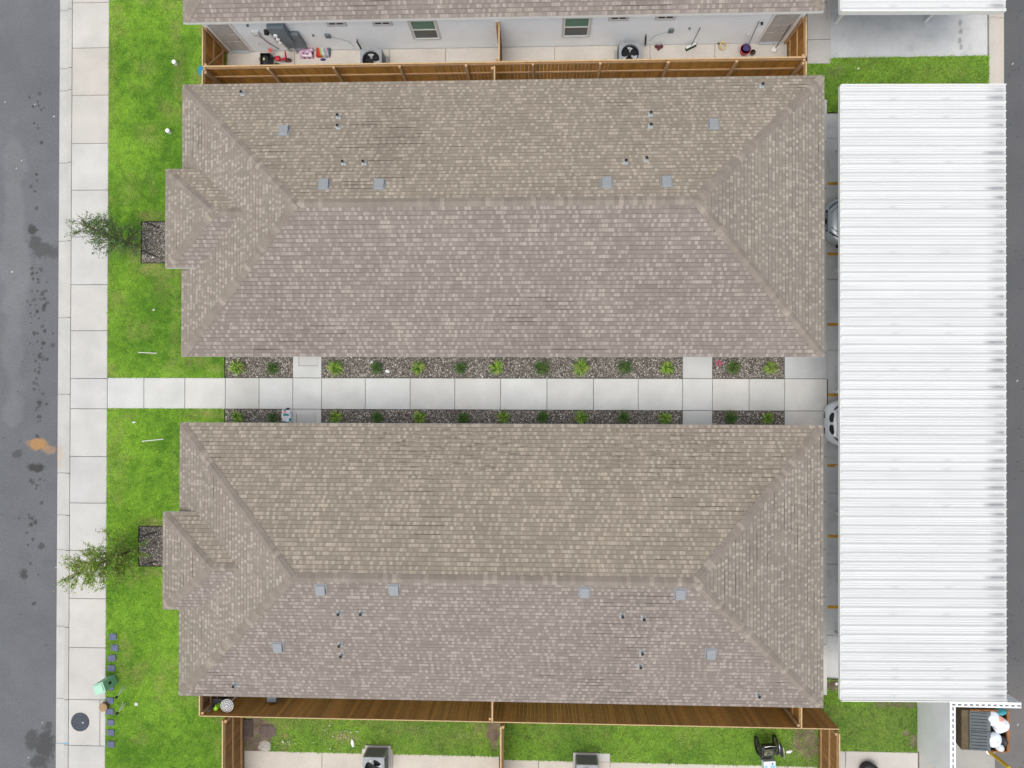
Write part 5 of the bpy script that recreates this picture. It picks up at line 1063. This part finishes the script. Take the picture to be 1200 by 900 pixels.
# ================================================================ TRASH ENCLOSURE
en = thing('enclosure_wall', 'white block wall around the dumpster, with open cores along its top', 'wall', (14.5, -11.2, 0)); b = MB(); h = 2.08; T = .19
def cored(mb, x0, x1, y0, y1, axis):
    mb.box(x0, x1, y0, y1, ZR-.1, h-.25)
    if axis == 'y':
        mb.box(x0, x0+.075, y0, y1, h-.25, h); mb.box(x1-.045, x1, y0, y1, h-.25, h); s = y0
        while s < y1-.01: mb.box(x0+.075, x1-.045, s, min(s+.07, y1), h-.25, h-.002); s += .2
    else:
        mb.box(x0, x1, y0, y0+.045, h-.25, h); mb.box(x0, x1, y1-.075, y1, h-.25, h); s = x0
        while s < x1-.01: mb.box(s, min(s+.07, x1), y0+.045, y1-.075, h-.25, h-.002); s += .2
XE0 = 14.29; YE = -10.86
cored(b, XE0, XE0+T, -13.65, YE-T-.002, 'y'); cored(b, XE0, 16.70, YE-T, YE, 'x'); b.build('wall', M['block'], en)
b = MB(); b.box(XE0+T+.02, 16.55, YE-T-.09, YE-T-.02, 1.0, 1.10); b.build('bumper_rail', M['wood'].copy() if False else M['rust'], en)
dz = 1.30; x0, y1 = P(1128, 833, dz); xm, _ = P(1137, 850, dz); xo, _ = P(1160, 850, dz); x1, _ = P(1182, 850, dz); y0 = P(1150, 880, dz)[1]
dt = thing('dumpster', 'brown dumpster with two grey lids inside the white enclosure', 'dumpster', ((x0+x1)/2, (y0+y1)/2, ZR)); b = MB(); e = .05
b.add([(x0+.25, y0, ZR+.1), (x1-.1, y0, ZR+.1), (x1, y0, dz-.05), (x0, y0, dz-.12), (x0+.25, y1, ZR+.1), (x1-.1, y1, ZR+.1), (x1, y1, dz-.05), (x0, y1, dz-.12)], [(0, 1, 2, 3), (5, 4, 7, 6), (4, 0, 3, 7), (1, 5, 6, 2), (0, 4, 5, 1)])
b.box(x0, xm, y0, y1, dz-.12, dz-.06); b.build('body', M['dumpster'], dt)
b = MB(); b.box(x1-e, x1+.03, y0, y1, dz-.08, dz); b.box(xm, x1, y1-.001, y1+.04, dz-.08, dz); b.box(xo, x1, y0-.04, y0, dz-.08, dz); b.build('rim', M['rust'], dt)
yc = (y0+y1)/2
for a_, c_ in ((y0+.01, yc-.01), (yc+.01, y1-.01)):
    b = MB(); b.add([(xm, a_, dz-.03), (xo, a_, dz+.04), (xo, c_, dz+.04), (xm, c_, dz-.03), (xm, a_, dz-.06), (xo, a_, dz+.01), (xo, c_, dz+.01), (xm, c_, dz-.06)], [(0, 1, 2, 3), (4, 7, 6, 5), (0, 4, 5, 1), (2, 6, 7, 3), (1, 5, 6, 2), (0, 3, 7, 4)])
    for k in range(6): q = a_+.06+k*(c_-a_-.12)/5; b.tube([(xm+.04, q, dz-.01), (xo-.12, q, dz+.045)], .016, 6)
    b.tube([(xm, a_, dz-.02), (xm, c_, dz-.02)], .022, 6); b.build('lid', M['lid'], dt)
br = random.Random(2); pal = [((.70, .74, .80), 'white'), ((.72, .74, .78), 'white'), ((.66, .72, .78), 'white'), ((.70, .35, .30), 'pinkish orange'), ((.05, .30, .36), 'teal'), ((.70, .72, .76), 'white'), ((.04, .035, .035), 'black')]
for i, (px, py, rx, ry, k, lb) in enumerate([(1165, 843, .26, .30, 0, 'white bag lying against the lids, upper part of the dumpster'), (1174, 851, .30, .28, 1, 'large white bag bulging over the dumpster rim'), (1166, 868, .26, .30, 2, 'white bag in the lower half of the open dumpster'), (1171, 842, .17, .12, 3, 'pinkish orange bag among the white dumpster bags'), (1174, 834.5, .19, .11, 4, 'teal bag in the top corner of the dumpster'), (1172, 876, .14, .16, 5, 'small white bag in the bottom corner of the dumpster'), (1177, 869, .12, .18, 6, 'small black bag in the dumpster beside the lower white bags')]):
    x, y = P(px, py, 1.3); o = MB().blob(0, 0, 0, rx, ry, .20, pal[k][0], n=16, m=9, jit=.13, rot=br.uniform(-.5, .5), seed=i).build('trash_bag', M['bag'], smooth=False); o.location = (x, y, 1.22+.03*(k > 2)); tag(o, lb, 'trash bag', 'trash bags in the dumpster')
    ss_ = o.modifiers.new('s', 'SUBSURF'); ss_.levels = 1; ss_.render_levels = 1
dk = MB(); dk.quad((xo, y0+.02, dz-.35), (x1-.05, y0+.02, dz-.35), (x1-.05, y1-.02, dz-.35), (xo, y1-.02, dz-.35)); dk.build('inner_floor', M['dumpster'], dt)
x, y = P(1160.5, 882); t = thing('bollard', 'yellow steel bollard at the enclosure opening', 'bollard', (x, y, ZR)); b = MB(); b.lathe(x, y, [(.065, ZR), (.065, 1.02), (.05, 1.07), (.015, 1.09)], 18); b.build('pipe', M['yellow'], t, smooth=False); b = MB(); b.lathe(x, y, [(.10, ZR+.0), (.10, ZR+.05), (.07, ZR+.06)], 16); b.build('collar', M['concrete'], t)
x, y = P(1122.5, 838.5, .3); t = thing('bucket', 'white square bucket in the upper left corner of the enclosure', 'bucket', (x, y, ZR), world=False); t.rotation_euler.z = -.25; b = MB(); b.box(-.13, .13, -.16, .16, 0, .34); b.build('tub', M['white'], t, bevel=.02); b = MB(); b.box(-.145, .145, -.175, .175, .34, .37); b.build('lid', M['white'], t, bevel=.01)
o = rumple('sack', 'pale rumpled sack on the enclosure floor left of the dumpster', 'sack', 1127, 871, .42, .30, .2, lambda x, y: np.tile(np.array([(.48, .46, .40)]), (len(x), 1)), 4, zb=ZR, rot=-.6)
for o in bpy.data.objects:
    for k in ('_world', '_dims'):
        if k in o: del o[k]
